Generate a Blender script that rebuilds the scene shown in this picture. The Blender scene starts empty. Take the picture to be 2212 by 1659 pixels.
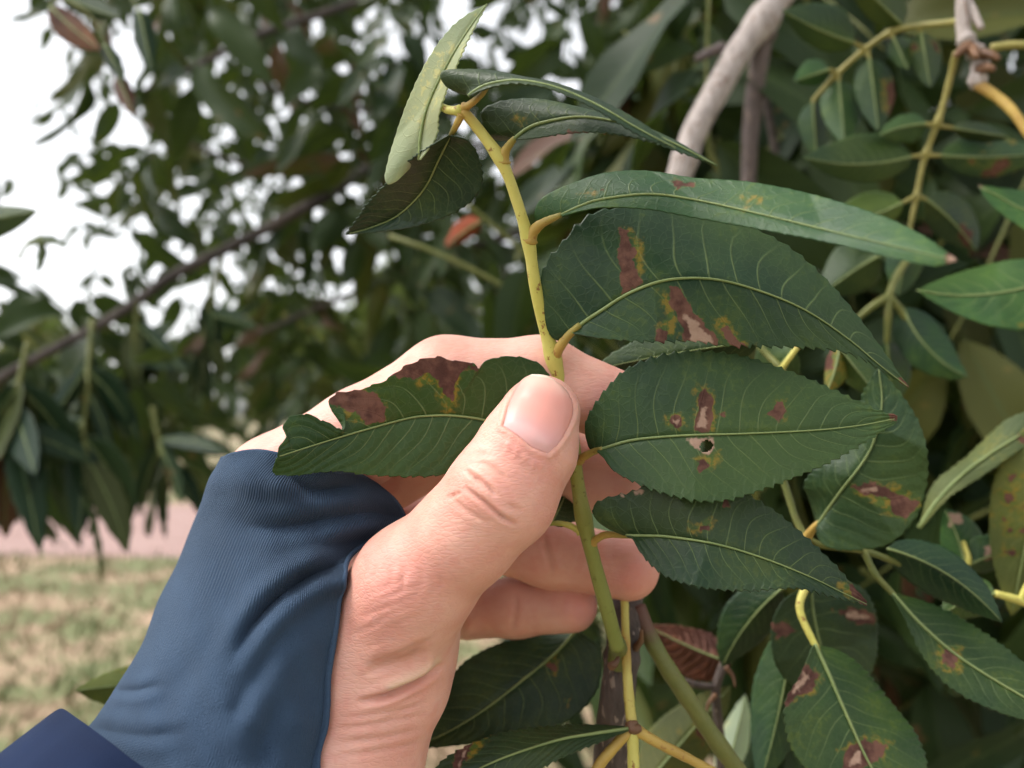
import bpy, math, random
import numpy as np
random.seed(7); rng = np.random.default_rng(7)
R = math.radians
# ------------------------------------------------------------------ camera
scene = bpy.context.scene
COL = scene.collection
W, H, F = 2212.0, 1659.0, 1770.0          # working pixel grid of the photograph
CAM = np.array([0.0, 0.0, 1.5]); PITCH = R(2.05)
RT = np.array([1.0, 0, 0]); FW = np.array([0, math.cos(PITCH), math.sin(PITCH)]); UP = np.array([0, -math.sin(PITCH), math.cos(PITCH)])
cam_data = bpy.data.cameras.new('camera'); cam = bpy.data.objects.new('camera', cam_data); COL.objects.link(cam)
cam.location = CAM; cam.rotation_euler = (R(90) + PITCH, 0, 0)
cam_data.sensor_width = 36; cam_data.lens = 36 * F / W
cam_data.clip_start = 0.01; cam_data.clip_end = 600
cam_data.dof.use_dof = True; cam_data.dof.focus_distance = 0.151; cam_data.dof.aperture_fstop = 13.5
scene.camera = cam
# ------------------------------------------------------------------ sky (bright overcast) and sun
SUN_EL, SUN_AZ = R(55), R(270)             # high on the left, behind thin cloud
world = bpy.data.worlds.new('World'); scene.world = world; world.use_nodes = True
wt = world.node_tree; wt.nodes.clear()
sky = wt.nodes.new('ShaderNodeTexSky'); sky.sky_type = 'NISHITA'; sky.sun_disc = False
sky.sun_elevation = SUN_EL; sky.sun_rotation = SUN_AZ; sky.air_density = 1.0; sky.dust_density = 2.6; sky.ozone_density = 1.0
hs = wt.nodes.new('ShaderNodeHueSaturation'); hs.inputs['Saturation'].default_value = 0.12
bg = wt.nodes.new('ShaderNodeBackground'); bg.inputs['Strength'].default_value = 0.15
wo = wt.nodes.new('ShaderNodeOutputWorld')
wt.links.new(sky.outputs[0], hs.inputs['Color']); wt.links.new(hs.outputs[0], bg.inputs['Color']); wt.links.new(bg.outputs[0], wo.inputs['Surface'])
sun_data = bpy.data.lights.new('sun', 'SUN'); sun_data.energy = 1.1; sun_data.angle = R(24); sun_data.color = (1.0, 0.93, 0.84)
sun = bpy.data.objects.new('sun', sun_data); COL.objects.link(sun); sun.location = (-3, -4, 9)
# sun_rotation is measured clockwise from +Y: the light comes from azimuth SUN_AZ
sun.rotation_euler = (R(90) - SUN_EL, 0, math.pi - SUN_AZ)
vs = scene.view_settings; vs.view_transform = 'Standard'; vs.look = 'None'; vs.exposure = 1.28; vs.gamma = 1.0; vs.use_curve_mapping = False
scene.render.engine = 'CYCLES'
cy = scene.cycles; cy.use_denoising = True; cy.max_bounces = 4; cy.diffuse_bounces = 3; cy.glossy_bounces = 2; cy.transmission_bounces = 3; cy.transparent_max_bounces = 6
cy.use_adaptive_sampling = True; cy.adaptive_threshold = 0.03; cy.sample_clamp_indirect = 6
# ------------------------------------------------------------------ helpers
def P(u, v, d):
    """pixel of the photograph + distance along the view axis -> world point(s)"""
    u = np.asarray(u, float); v = np.asarray(v, float); d = np.asarray(d, float)
    return CAM + d[..., None] * (((u - W / 2) / F)[..., None] * RT + FW - ((v - H / 2) / F)[..., None] * UP)
def proj(X):
    Y = np.asarray(X) - CAM; d = Y @ FW
    return (Y @ RT) / d * F + W / 2, -(Y @ UP) / d * F + H / 2, d
def cr(pts, n, dens=None):
    """Catmull-Rom through pts (k,dim) resampled to n points, uniform in arc length of the first two dims"""
    p = np.asarray(pts, float)
    if len(p) == 2: dense = p[0] + (p[1] - p[0]) * np.linspace(0, 1, 200)[:, None]
    else:
        e = np.vstack([2 * p[0] - p[1], p, 2 * p[-1] - p[-2]]); out = []
        for i in range(len(p) - 1):
            t = np.linspace(0, 1, 40, endpoint=False)[:, None]; a, b, c, d = e[i], e[i + 1], e[i + 2], e[i + 3]
            out.append(0.5 * ((2 * b) + (c - a) * t + (2 * a - 5 * b + 4 * c - d) * t**2 + (3 * b - a - 3 * c + d) * t**3))
        dense = np.vstack(out + [p[-1:]])
    s = np.r_[0, np.cumsum(np.linalg.norm(np.diff(dense[:, :2], axis=0), axis=1) + 1e-9)]
    q = (np.linspace(0, 1, n) if dens is None else dens) * s[-1]
    return np.stack([np.interp(q, s, dense[:, k]) for k in range(p.shape[1])], 1)
def grid_faces(nr, nc, closed=False):
    i, j = np.meshgrid(np.arange(nr - 1), np.arange(nc if closed else nc - 1), indexing='ij'); k = (j + 1) % nc
    return np.stack([i * nc + j, i * nc + k, (i + 1) * nc + k, (i + 1) * nc + j], -1).reshape(-1, 4)
def mesh_np(name, V, Q, smooth=True):
    V = np.ascontiguousarray(V, np.float32); Q = np.ascontiguousarray(Q, np.int32)
    me = bpy.data.meshes.new(name); me.vertices.add(len(V)); me.vertices.foreach_set('co', V.ravel())
    k = Q.shape[1]; me.loops.add(Q.size); me.loops.foreach_set('vertex_index', Q.ravel())
    me.polygons.add(len(Q)); me.polygons.foreach_set('loop_start', np.arange(0, Q.size, k, dtype=np.int32))
    me.polygons.foreach_set('use_smooth', np.full(len(Q), smooth)); me.update(calc_edges=True); me.validate()
    return me
def attr(me, name, arr):
    a = me.attributes.new(name, 'FLOAT_COLOR', 'POINT'); c = np.ones((len(me.vertices), 4), np.float32)
    arr = np.asarray(arr, np.float32); c[:, :arr.shape[1]] = arr; a.data.foreach_set('color', c.ravel())
def obj(name, me, mats, parent=None):
    o = bpy.data.objects.new(name, me); COL.objects.link(o)
    for m in (mats if isinstance(mats, (list, tuple)) else [mats]):
        if not me.materials or m.name not in me.materials: me.materials.append(m)
    if parent is not None:
        o.parent = parent; o.matrix_parent_inverse = parent_inv(parent)
    return o
from mathutils import Matrix, Vector
def wmat(o):
    m = Matrix.LocRotScale(o.location, o.rotation_euler, o.scale)
    return m if o.parent is None else wmat(o.parent) @ o.matrix_parent_inverse @ m
def parent_inv(p): return wmat(p).inverted()
def tag(o, label, cat=None, group=None, kind=None):
    if label: o['label'] = label
    if cat: o['category'] = cat
    if group: o['group'] = group
    if kind: o['kind'] = kind
    return o
def thing(name, loc, label, cat, group=None):
    o = bpy.data.objects.new(name, None); COL.objects.link(o); o.location = Vector([float(x) for x in loc]); o.empty_display_size = 0.02
    return tag(o, label, cat, group)
def tube_np(pts, rad, ns=10, cap=True):
    """tapered tube along world points (n,3) with radii (n,)"""
    p = np.asarray(pts, float); n = len(p); rad = np.broadcast_to(np.asarray(rad, float), (n,))
    T = np.gradient(p, axis=0); T /= np.linalg.norm(T, axis=1)[:, None] + 1e-12
    a = np.array([0.0, 0, 1]) if abs(T[0] @ np.array([0, 0, 1.0])) < 0.9 else np.array([1.0, 0, 0])
    Ns = []
    x = np.cross(T[0], a); x /= np.linalg.norm(x)
    for i in range(n):
        x = x - T[i] * (x @ T[i]); x /= np.linalg.norm(x) + 1e-12; Ns.append(x)
    Ns = np.array(Ns); Bs = np.cross(T, Ns); th = np.linspace(0, 2 * math.pi, ns, endpoint=False)
    ring = Ns[:, None, :] * np.cos(th)[None, :, None] + Bs[:, None, :] * np.sin(th)[None, :, None]
    V = p[:, None, :] + ring * rad[:, None, None]
    if cap:
        V = np.concatenate([np.repeat(p[:1, None, :] - T[:1, None, :] * rad[0] * .3, ns, 1), V, np.repeat(p[-1:, None, :] + T[-1:, None, :] * rad[-1] * .3, ns, 1)], 0)
    m = V.shape[0]
    return V.reshape(-1, 3), grid_faces(m, ns, True)
def seg_dist(u, v, poly, closed=False):
    """distance of points to a polyline in the pixel grid, and the parameter along it"""
    p = np.asarray(poly, float); best = np.full(u.shape, 1e9); par = np.zeros(u.shape); L = 0
    idx = range(len(p) if closed else len(p) - 1)
    for i in idx:
        a, b = p[i], p[(i + 1) % len(p)]; d = b - a; l2 = d @ d + 1e-9
        h = np.clip(((u - a[0]) * d[0] + (v - a[1]) * d[1]) / l2, 0, 1)
        dd = np.hypot(u - a[0] - h * d[0], v - a[1] - h * d[1]); m = dd < best
        best = np.where(m, dd, best); par = np.where(m, L + h * math.sqrt(l2), par); L += math.sqrt(l2)
    return best, par / max(L, 1e-6)
def inside(u, v, poly):
    p = np.asarray(poly, float); c = np.zeros(u.shape, bool); j = len(p) - 1
    for i in range(len(p)):
        xi, yi, xj, yj = p[i, 0], p[i, 1], p[j, 0], p[j, 1]
        c ^= ((yi > v) != (yj > v)) & (u < (xj - xi) * (v - yi) / (yj - yi + 1e-12) + xi); j = i
    return c
# ------------------------------------------------------------------ materials
class NT:
    def __init__(s, name):
        s.m = bpy.data.materials.new(name); s.m.use_nodes = True; s.t = s.m.node_tree; s.t.nodes.clear()
        s.out = s.t.nodes.new('ShaderNodeOutputMaterial')
    def n(s, typ, **kw):
        x = s.t.nodes.new('ShaderNode' + typ)
        for k, v in kw.items():
            if hasattr(x, k): setattr(x, k, v)
            else: s.put(x.inputs[k.replace('_', ' ')], v)
        return x
    def put(s, sock, v):
        if isinstance(v, bpy.types.NodeSocket): s.t.links.new(v, sock)
        elif isinstance(v, bpy.types.Node): s.t.links.new(v.outputs[0], sock)
        else: sock.default_value = (tuple(v) + (1.0,)) if (hasattr(v, '__len__') and len(v) == 3 and sock.type == 'RGBA') else v
    def math(s, op, a, b=0.0, clamp=False):
        x = s.t.nodes.new('ShaderNodeMath'); x.operation = op; x.use_clamp = clamp; s.put(x.inputs[0], a); s.put(x.inputs[1], b); return x.outputs[0]
    def ss(s, x, lo, hi, a=0.0, b=1.0):
        m = s.t.nodes.new('ShaderNodeMapRange'); m.interpolation_type = 'SMOOTHSTEP'
        for i, v in zip((0, 1, 2, 3, 4), (x, lo, hi, a, b)): s.put(m.inputs[i], v)
        return m.outputs[0]
    def mix(s, f, a, b, mode='MIX'):
        m = s.t.nodes.new('ShaderNodeMix'); m.data_type = 'RGBA'; m.blend_type = mode; s.put(m.inputs[0], f); s.put(m.inputs[6], a); s.put(m.inputs[7], b); return m.outputs[2]
    def noise(s, scale, detail=3, vec=None, rough=0.5, dist=0.0):
        x = s.n('TexNoise'); x.inputs['Scale'].default_value = scale; x.inputs['Detail'].default_value = detail; x.inputs['Roughness'].default_value = rough; x.inputs['Distortion'].default_value = dist
        if vec is not None: s.put(x.inputs['Vector'], vec)
        return x.outputs['Fac']
    def pos(s): return s.n('TexCoord').outputs['Object']
    def wpos(s): return s.n('NewGeometry').outputs['Position']
    def at(s, name):
        a = s.n('Attribute'); a.attribute_name = name
        sp = s.n('SeparateColor'); s.t.links.new(a.outputs['Color'], sp.inputs[0]); return sp.outputs
    def bump(s, h, strength=0.3, dist=0.001, nrm=None):
        b = s.n('Bump'); b.inputs['Strength'].default_value = strength; b.inputs['Distance'].default_value = dist; s.put(b.inputs['Height'], h)
        if nrm is not None: s.put(b.inputs['Normal'], nrm)
        return b.outputs[0]
    def pbsdf(s, **kw):
        x = s.n('BsdfPrincipled')
        for k, v in kw.items(): s.put(x.inputs[k.replace('_', ' ')], v)
        return x
    def done(s, sh): s.t.links.new(sh if isinstance(sh, bpy.types.NodeSocket) else sh.outputs[0], s.out.inputs['Surface']); return s.m

def leaf_material(name, dark, light, vein, veinf=0.7, spots=0.0, trans=0.14, rough=0.46, spec=0.3, transcol=(0.10, 0.22, 0.02)):
    g = NT(name); p = g.wpos()
    rnd = g.n('ObjectInfo').outputs['Random']; tint = g.at('tint')
    n1 = g.noise(90, 2, p); n2 = g.noise(700, 2, p, 0.65); n3 = g.noise(28, 1, p)
    base = g.mix(g.ss(n1, 0.3, 0.72), dark, light)
    base = g.mix(g.math('MULTIPLY', g.ss(n3, 0.42, 0.72), 0.6), base, (light[0] * 1.7, light[1] * 1.3, light[2] * 0.75)); base = g.mix(g.math('MULTIPLY', g.ss(g.math('MULTIPLY', n2, n1), 0.30, 0.40), 0.35), base, (light[0] * 2.6, light[1] * 1.7, light[2] * 0.9))
    hv = g.n('HueSaturation'); g.put(hv.inputs['Color'], base)
    g.put(hv.inputs['Value'], g.math('ADD', g.math('MULTIPLY', g.math('FRACT', g.math('ADD', rnd, tint[0])), 0.6), 0.72))
    g.put(hv.inputs['Hue'], g.math('ADD', g.math('MULTIPLY', g.math('FRACT', g.math('ADD', g.math('MULTIPLY', rnd, 7.3), tint[1])), -0.045), 0.515))
    base = hv.outputs[0]
    lf = g.at('lf'); q, s_ = lf[0], lf[1]
    fr = g.math('ABSOLUTE', g.math('SUBTRACT', g.math('FRACT', q), 0.5))
    vn = g.math('MULTIPLY', g.ss(fr, 0.445, 0.492), g.ss(s_, 0.2, 1.0, 1.0, 0.12))
    vn = g.math('MULTIPLY', vn, g.ss(n2, 0.2, 0.5, 0.55, 1.0))
    vw = g.n('TexVoronoi', feature='DISTANCE_TO_EDGE'); vw.inputs['Scale'].default_value = 620; g.put(vw.inputs['Vector'], p)
    ret = g.ss(vw.outputs['Distance'], 0.0, 0.09, 1.0, 0.0)
    base = g.mix(g.math('MULTIPLY', ret, 0.10), base, vein)
    base = g.mix(g.math('MULTIPLY', vn, veinf), base, vein)
    sp = g.at('sp'); wob = g.math('ADD', g.math('MULTIPLY', g.math('SUBTRACT', g.noise(430, 2, p, 0.7), 0.5), 0.75), g.math('MULTIPLY', g.math('SUBTRACT', n2, 0.5), 0.35))
    br = g.ss(g.math('ADD', sp[0], wob), 0.44, 0.56)
    ye = g.math('MULTIPLY', g.ss(g.math('ADD', sp[1], wob), 0.34, 0.63), 0.8)
    ta = g.ss(g.math('ADD', sp[2], wob), 0.46, 0.66)
    if spots > 0:                                      # scattered blotches of their own on the plainer leaves
        mv = g.n('Mapping'); g.put(mv.inputs['Vector'], p); cb = g.n('CombineXYZ'); g.put(cb.inputs[0], g.math('MULTIPLY', rnd, 9.0)); g.put(cb.inputs[1], rnd); g.put(mv.inputs['Location'], cb.outputs[0])
        bn = g.math('ADD', g.noise(46, 3, mv.outputs[0], 0.6), g.math('MULTIPLY', wob, 0.06))
        br2 = g.ss(bn, 0.70 - 0.09 * spots, 0.715 - 0.09 * spots); ye2 = g.math('MULTIPLY', g.ss(bn, 0.655 - 0.09 * spots, 0.70 - 0.09 * spots), 0.5)
        br = g.math('MAXIMUM', br, br2); ye = g.math('MAXIMUM', ye, ye2)
    yc = g.mix(g.ss(n2, 0.42, 0.58), (0.075, 0.115, 0.014), (0.23, 0.155, 0.014))
    base = g.mix(ye, base, yc)
    bc = g.mix(g.ss(g.math('ADD', wob, n1), 0.32, 0.72), (0.075, 0.036, 0.029), (0.165, 0.082, 0.060))
    base = g.mix(br, base, bc)
    base = g.mix(ta, base, g.mix(n2, (0.27, 0.165, 0.12), (0.45, 0.31, 0.23)))
    hgt = g.math('ADD', g.math('MULTIPLY', vn, 0.7), g.math('ADD', g.math('MULTIPLY', n2, 0.35), g.math('MULTIPLY', ret, 0.2)))
    nb = g.bump(hgt, 0.42, 0.0003)
    dead = g.math('MAXIMUM', br, ta)
    b = g.pbsdf(Base_Color=base, Roughness=g.math('ADD', g.math('MULTIPLY', dead, 0.3), g.math('ADD', rough - 0.08, g.math('MULTIPLY', n1, 0.16))), Normal=nb)
    g.put(b.inputs['Specular IOR Level'], g.math('SUBTRACT', spec, g.math('MULTIPLY', dead, spec * 0.7)))
    t = g.n('BsdfTranslucent'); g.put(t.inputs['Color'], g.mix(dead, g.mix(0.75, base, transcol), (0.20, 0.09, 0.04))); g.put(t.inputs['Normal'], nb)
    ms = g.n('MixShader'); ms.inputs[0].default_value = trans; g.t.links.new(b.outputs[0], ms.inputs[1]); g.t.links.new(t.outputs[0], ms.inputs[2])
    return g.done(ms)
def leaf_simple(name, dark, light, trans=0.2, rough=0.52, spec=0.2, transcol=(0.10, 0.2, 0.02), vein=None):
    g = NT(name); rnd = g.n('ObjectInfo').outputs['Random']; tint = g.at('tint'); lf = g.at('lf')
    r1 = g.math('FRACT', g.math('ADD', g.math('MULTIPLY', rnd, 5.1), tint[0])); r2 = g.math('FRACT', g.math('ADD', g.math('MULTIPLY', rnd, 9.7), tint[1]))
    base = g.mix(r1, dark, light); base = g.mix(g.ss(r2, 0.80, 0.88), base, (light[0] * 2.0, light[1] * 1.25, light[2])); base = g.mix(g.ss(r2, 0.955, 0.96), base, (0.10, 0.045, 0.03))
    if vein:
        base = g.mix(g.ss(lf[1], 0.0, 0.09, 0.55, 0.0), base, vein)
        fr = g.math('ABSOLUTE', g.math('SUBTRACT', g.math('FRACT', lf[0]), 0.5)); base = g.mix(g.ss(fr, 0.44, 0.49, 0.0, 0.22), base, vein)
        n = g.noise(55, 2, g.wpos()); base = g.mix(g.ss(n, 0.70, 0.715), base, (0.09, 0.045, 0.035)); base = g.mix(g.ss(n, 0.66, 0.70, 0, .3), base, (0.16, 0.13, 0.02))
    b = g.pbsdf(Base_Color=base, Roughness=rough); b.inputs['Specular IOR Level'].default_value = spec
    t = g.n('BsdfTranslucent'); g.put(t.inputs['Color'], transcol)
    ms = g.n('MixShader'); ms.inputs[0].default_value = trans; g.t.links.new(b.outputs[0], ms.inputs[1]); g.t.links.new(t.outputs[0], ms.inputs[2])
    return g.done(ms)
M = {}
M['leaf'] = leaf_material('leaf_upper', (0.010, 0.033, 0.014), (0.024, 0.058, 0.018), (0.115, 0.165, 0.055))
M['leaf_mid'] = leaf_material('leaf_midgreen', (0.014, 0.048, 0.012), (0.030, 0.074, 0.016), (0.14, 0.19, 0.07))
M['leaf_bright'] = leaf_material('leaf_fresh', (0.020, 0.062, 0.016), (0.038, 0.10, 0.022), (0.15, 0.21, 0.06), spots=0.3, trans=0.22)
M['leaf_under'] = leaf_material('leaf_underside', (0.33, 0.39, 0.29), (0.40, 0.46, 0.34), (0.52, 0.54, 0.33), 0.6, rough=0.6, spec=0.25, trans=0.55, transcol=(0.5, 0.6, 0.36))
M['leaf_olive'] = leaf_material('leaf_olive', (0.055, 0.075, 0.020), (0.085, 0.115, 0.03), (0.19, 0.21, 0.07), 0.5, spots=0.6, trans=0.3, rough=0.6, spec=0.3)
M['leaf_spotted'] = leaf_material('leaf_spotted', (0.014, 0.038, 0.014), (0.032, 0.062, 0.018), (0.12, 0.17, 0.055), spots=0.55)
M['leaf_dead'] = leaf_material('leaf_withered', (0.060, 0.026, 0.022), (0.12, 0.06, 0.045), (0.16, 0.10, 0.07), 0.5, trans=0.1, rough=0.7, spec=0.2, transcol=(0.2, 0.05, 0.02))
M['leaf_dead2'] = leaf_material('leaf_rust', (0.13, 0.03, 0.018), (0.2, 0.06, 0.03), (0.2, 0.10, 0.05), 0.4, trans=0.2, rough=0.7, spec=0.2, transcol=(0.3, 0.05, 0.02))
M['leaf_under2'] = leaf_material('leaf_underside_green', (0.055, 0.09, 0.035), (0.085, 0.13, 0.05), (0.22, 0.26, 0.11), 0.55, spots=0.25, rough=0.6, spec=0.25, trans=0.3)
M['leaf_bright2'] = leaf_material('leaf_green', (0.018, 0.052, 0.016), (0.036, 0.078, 0.022), (0.13, 0.18, 0.06), spots=0.25, trans=0.2)
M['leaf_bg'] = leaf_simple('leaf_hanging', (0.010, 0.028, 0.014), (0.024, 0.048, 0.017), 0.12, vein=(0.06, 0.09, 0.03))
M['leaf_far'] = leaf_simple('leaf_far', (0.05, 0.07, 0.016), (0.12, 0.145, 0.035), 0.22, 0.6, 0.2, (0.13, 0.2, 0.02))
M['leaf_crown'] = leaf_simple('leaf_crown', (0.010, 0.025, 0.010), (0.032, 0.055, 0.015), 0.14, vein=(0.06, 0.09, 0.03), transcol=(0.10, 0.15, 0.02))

def stem_material(name, c1, c2, fleck, fscale=520, amt=0.6, rough=0.5, stretch=1.0, bumpd=0.0004):
    g = NT(name); p = g.wpos(); n = g.noise(120, 4, p); m = g.noise(fscale, 3, p, 0.6)
    col = g.mix(g.ss(n, 0.3, 0.7), c1, c2); col = g.mix(g.math('MULTIPLY', g.ss(m, 0.60, 0.68), amt), col, fleck)
    gr = g.at('grad'); col = g.mix(gr[0], col, (0.36, 0.19, 0.045)); col = g.mix(gr[1], col, (0.13, 0.16, 0.035)); col = g.mix(gr[2], col, (0.12, 0.045, 0.04))
    b = g.pbsdf(Base_Color=col, Roughness=rough, Normal=g.bump(g.math('ADD', m, n), 0.5, bumpd)); b.inputs['Specular IOR Level'].default_value = 0.35
    return g.done(b)
M['stem'] = stem_material('stem_yellow', (0.46, 0.43, 0.09), (0.56, 0.51, 0.14), (0.20, 0.07, 0.02), 620, 0.85)
M['stem_dull'] = stem_material('stem_dull', (0.20, 0.185, 0.05), (0.27, 0.24, 0.07), (0.13, 0.06, 0.02), 600, 0.4)
M['stem_green'] = stem_material('stem_green', (0.10, 0.12, 0.03), (0.15, 0.155, 0.04), (0.13, 0.08, 0.03), 700, 0.4)
M['stem_orange'] = stem_material('stem_orange', (0.38, 0.24, 0.055), (0.45, 0.31, 0.075), (0.22, 0.08, 0.03), 600, 0.6)
M['midrib'] = stem_material('midrib', (0.15, 0.20, 0.07), (0.20, 0.25, 0.09), (0.16, 0.18, 0.05), 900, 0.4)
M['bud'] = stem_material('bud_brown', (0.10, 0.05, 0.028), (0.17, 0.085, 0.04), (0.08, 0.03, 0.02), 900, 0.5)
def bark_material(name, c1, c2, spot, sc=1.0):
    g = NT(name); p = g.wpos(); mp = g.n('Mapping'); g.put(mp.inputs['Vector'], p); mp.inputs['Scale'].default_value = (sc, sc, sc * 0.28)
    n = g.noise(420, 5, mp.outputs[0], 0.65); m = g.noise(130, 3, p); l = g.noise(900, 1, mp.outputs[0])
    col = g.mix(g.ss(n, 0.3, 0.7), c1, c2); col = g.mix(g.math('MULTIPLY', g.ss(m, 0.5, 0.75), 0.4), col, (c1[0] * 0.6, c1[1] * 0.6, c1[2] * 0.6))
    col = g.mix(g.math('MULTIPLY', g.ss(l, 0.64, 0.69), 0.8), col, spot)
    return g.done(g.pbsdf(Base_Color=col, Roughness=0.8, Normal=g.bump(g.math('ADD', n, l), 0.8, 0.0006 / sc)))
M['bark'] = bark_material('bark_twig', (0.045, 0.032, 0.028), (0.095, 0.070, 0.060), (0.26, 0.20, 0.16))
M['bark_pale'] = bark_material('bark_pale', (0.27, 0.23, 0.21), (0.42, 0.365, 0.34), (0.16, 0.09, 0.06), 0.6)
M['bark_mid'] = bark_material('bark_mid', (0.07, 0.052, 0.048), (0.13, 0.10, 0.095), (0.18, 0.13, 0.10), 0.6)
M['bark_tree'] = bark_material('bark_tree', (0.045, 0.034, 0.030), (0.09, 0.07, 0.06), (0.12, 0.10, 0.08), 0.05)
# skin
def skin_material():
    g = NT('skin'); p = g.wpos(); a = g.at('skin')
    n1 = g.noise(95, 4, p, 0.6); n2 = g.noise(300, 3, p); 
    mp = g.n('Mapping'); g.put(mp.inputs['Vector'], p); mp.inputs['Rotation'].default_value = (0, R(38), 0); mp.inputs['Scale'].default_value = (0.38, 1, 1.25)
    w = g.n('TexVoronoi', feature='DISTANCE_TO_EDGE'); w.inputs['Scale'].default_value = 1150; g.put(w.inputs['Vector'], mp.outputs[0])
    fine = g.ss(w.outputs['Distance'], 0.0, 0.22)
    lines = g.noise(330, 3, mp.outputs[0], 0.6)
    col = g.mix(g.ss(n1, 0.32, 0.68), (0.66, 0.32, 0.245), (0.72, 0.395, 0.315))
    col = g.mix(g.math('MULTIPLY', g.ss(n2, 0.48, 0.70), 0.4), col, (0.66, 0.28, 0.22))
    col = g.mix(g.math('MULTIPLY', a[0], 0.62), col, (0.70, 0.25, 0.225))       # flushed skin
    col = g.mix(g.math('MULTIPLY', a[1], 0.75), col, (0.46, 0.21, 0.15))        # creases
    col = g.mix(g.math('MULTIPLY', a[2], 0.6), col, (0.70, 0.52, 0.36))          # tendon
    hgt = g.math('ADD', g.math('MULTIPLY', fine, 0.22), g.math('MULTIPLY', lines, 0.8))
    nb = g.bump(hgt, 0.4, 0.00038)
    b = g.pbsdf(Base_Color=col, Roughness=g.math('ADD', 0.42, g.math('MULTIPLY', n2, 0.16)), Normal=nb)
    b.inputs['Subsurface Weight'].default_value = 0.22; b.inputs['Subsurface Radius'].default_value = (1.0, 0.36, 0.18); b.inputs['Subsurface Scale'].default_value = 0.0022
    b.inputs['Specular IOR Level'].default_value = 0.4
    return g.done(b)
M['skin'] = skin_material()
def nail_material():
    g = NT('nail'); uv = g.at('nl'); p = g.wpos()
    t, s_ = uv[0], uv[1]
    col = g.mix(g.ss(t, 0.10, 0.42), (0.70, 0.36, 0.35), (0.70, 0.31, 0.26))
    lun = g.math('ADD', t, g.math('MULTIPLY', g.math('POWER', g.math('ABSOLUTE', s_), 2.0), 0.16))
    col = g.mix(g.ss(lun, 0.16, 0.27, 0.35, 0.0), col, (0.76, 0.47, 0.45))
    col = g.mix(g.ss(t, 0.62, 0.9), col, (0.74, 0.43, 0.35))
    col = g.mix(g.ss(g.math('ADD', t, g.math('MULTIPLY', g.noise(300, 2, p), 0.05)), 0.955, 0.985), col, (0.74, 0.62, 0.50))
    mp = g.n('Mapping'); g.put(mp.inputs['Vector'], p); mp.inputs['Rotation'].default_value = (0, R(-28), 0); mp.inputs['Scale'].default_value = (1, 1, .06)
    b = g.pbsdf(Base_Color=col, Roughness=0.42, Normal=g.bump(g.noise(1500, 2, mp.outputs[0]), 0.12, 0.0002))
    b.inputs['Subsurface Weight'].default_value = 0.2; b.inputs['Subsurface Radius'].default_value = (1, .4, .3); b.inputs['Subsurface Scale'].default_value = 0.0015
    b.inputs['Coat Weight'].default_value = 0.0; b.inputs['Specular IOR Level'].default_value = 0.35; b.inputs['Coat Roughness'].default_value = 0.3
    return g.done(b)
M['nail'] = nail_material()
def cloth_material(name, c1, c2, ribs, sheen=0.12):
    g = NT(name); p = g.wpos(); a = g.at('cl')
    n = g.noise(60, 4, p); f = g.noise(2600, 2, p)
    warp = g.math('MULTIPLY', g.math('SUBTRACT', g.noise(70, 3, p), 0.5), 0.9)
    ph = g.math('MULTIPLY', g.math('ADD', g.math('MULTIPLY', a[0], ribs), warp), 6.2832)
    wv = g.math('ADD', g.math('MULTIPLY', g.math('SINE', ph), 0.5), 0.5)
    ribmask = g.math('MULTIPLY', a[2], g.ss(g.noise(45, 2, p), 0.3, 0.6, 0.55, 1.0))
    wv2 = g.math('SINE', g.math('MULTIPLY', a[1], 6.2832 * 420)); 
    col = g.mix(g.ss(n, 0.3, 0.7), c1, c2)
    col = g.mix(g.math('MULTIPLY', g.math('MULTIPLY', g.math('SUBTRACT', 1.0, wv), ribmask), 0.28), col, (c1[0] * 0.5, c1[1] * 0.5, c1[2] * 0.55))
    pill = g.ss(g.noise(520, 1, p), 0.80, 0.84); col = g.mix(g.math('MULTIPLY', pill, 0.5), col, (c1[0] * .4, c1[1] * .4, c1[2] * .5))
    hgt = g.math('ADD', g.math('MULTIPLY', g.math('MULTIPLY', wv, ribmask), 1.0), g.math('ADD', g.math('MULTIPLY', f, 0.55), g.math('MULTIPLY', wv2, 0.06)))
    b = g.pbsdf(Base_Color=col, Roughness=0.85, Normal=g.bump(hgt, 0.9, 0.0005))
    b.inputs['Specular IOR Level'].default_value = 0.12; b.inputs['Sheen Weight'].default_value = sheen; b.inputs['Sheen Roughness'].default_value = 0.5
    return g.done(b)
M['sleeve'] = cloth_material('sleeve_ribbed_blue', (0.034, 0.060, 0.104), (0.043, 0.074, 0.126), 1.0, 0.04)
M['jacket'] = cloth_material('jacket_navy', (0.010, 0.022, 0.066), (0.014, 0.029, 0.080), 0.0, 0.0)
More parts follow.
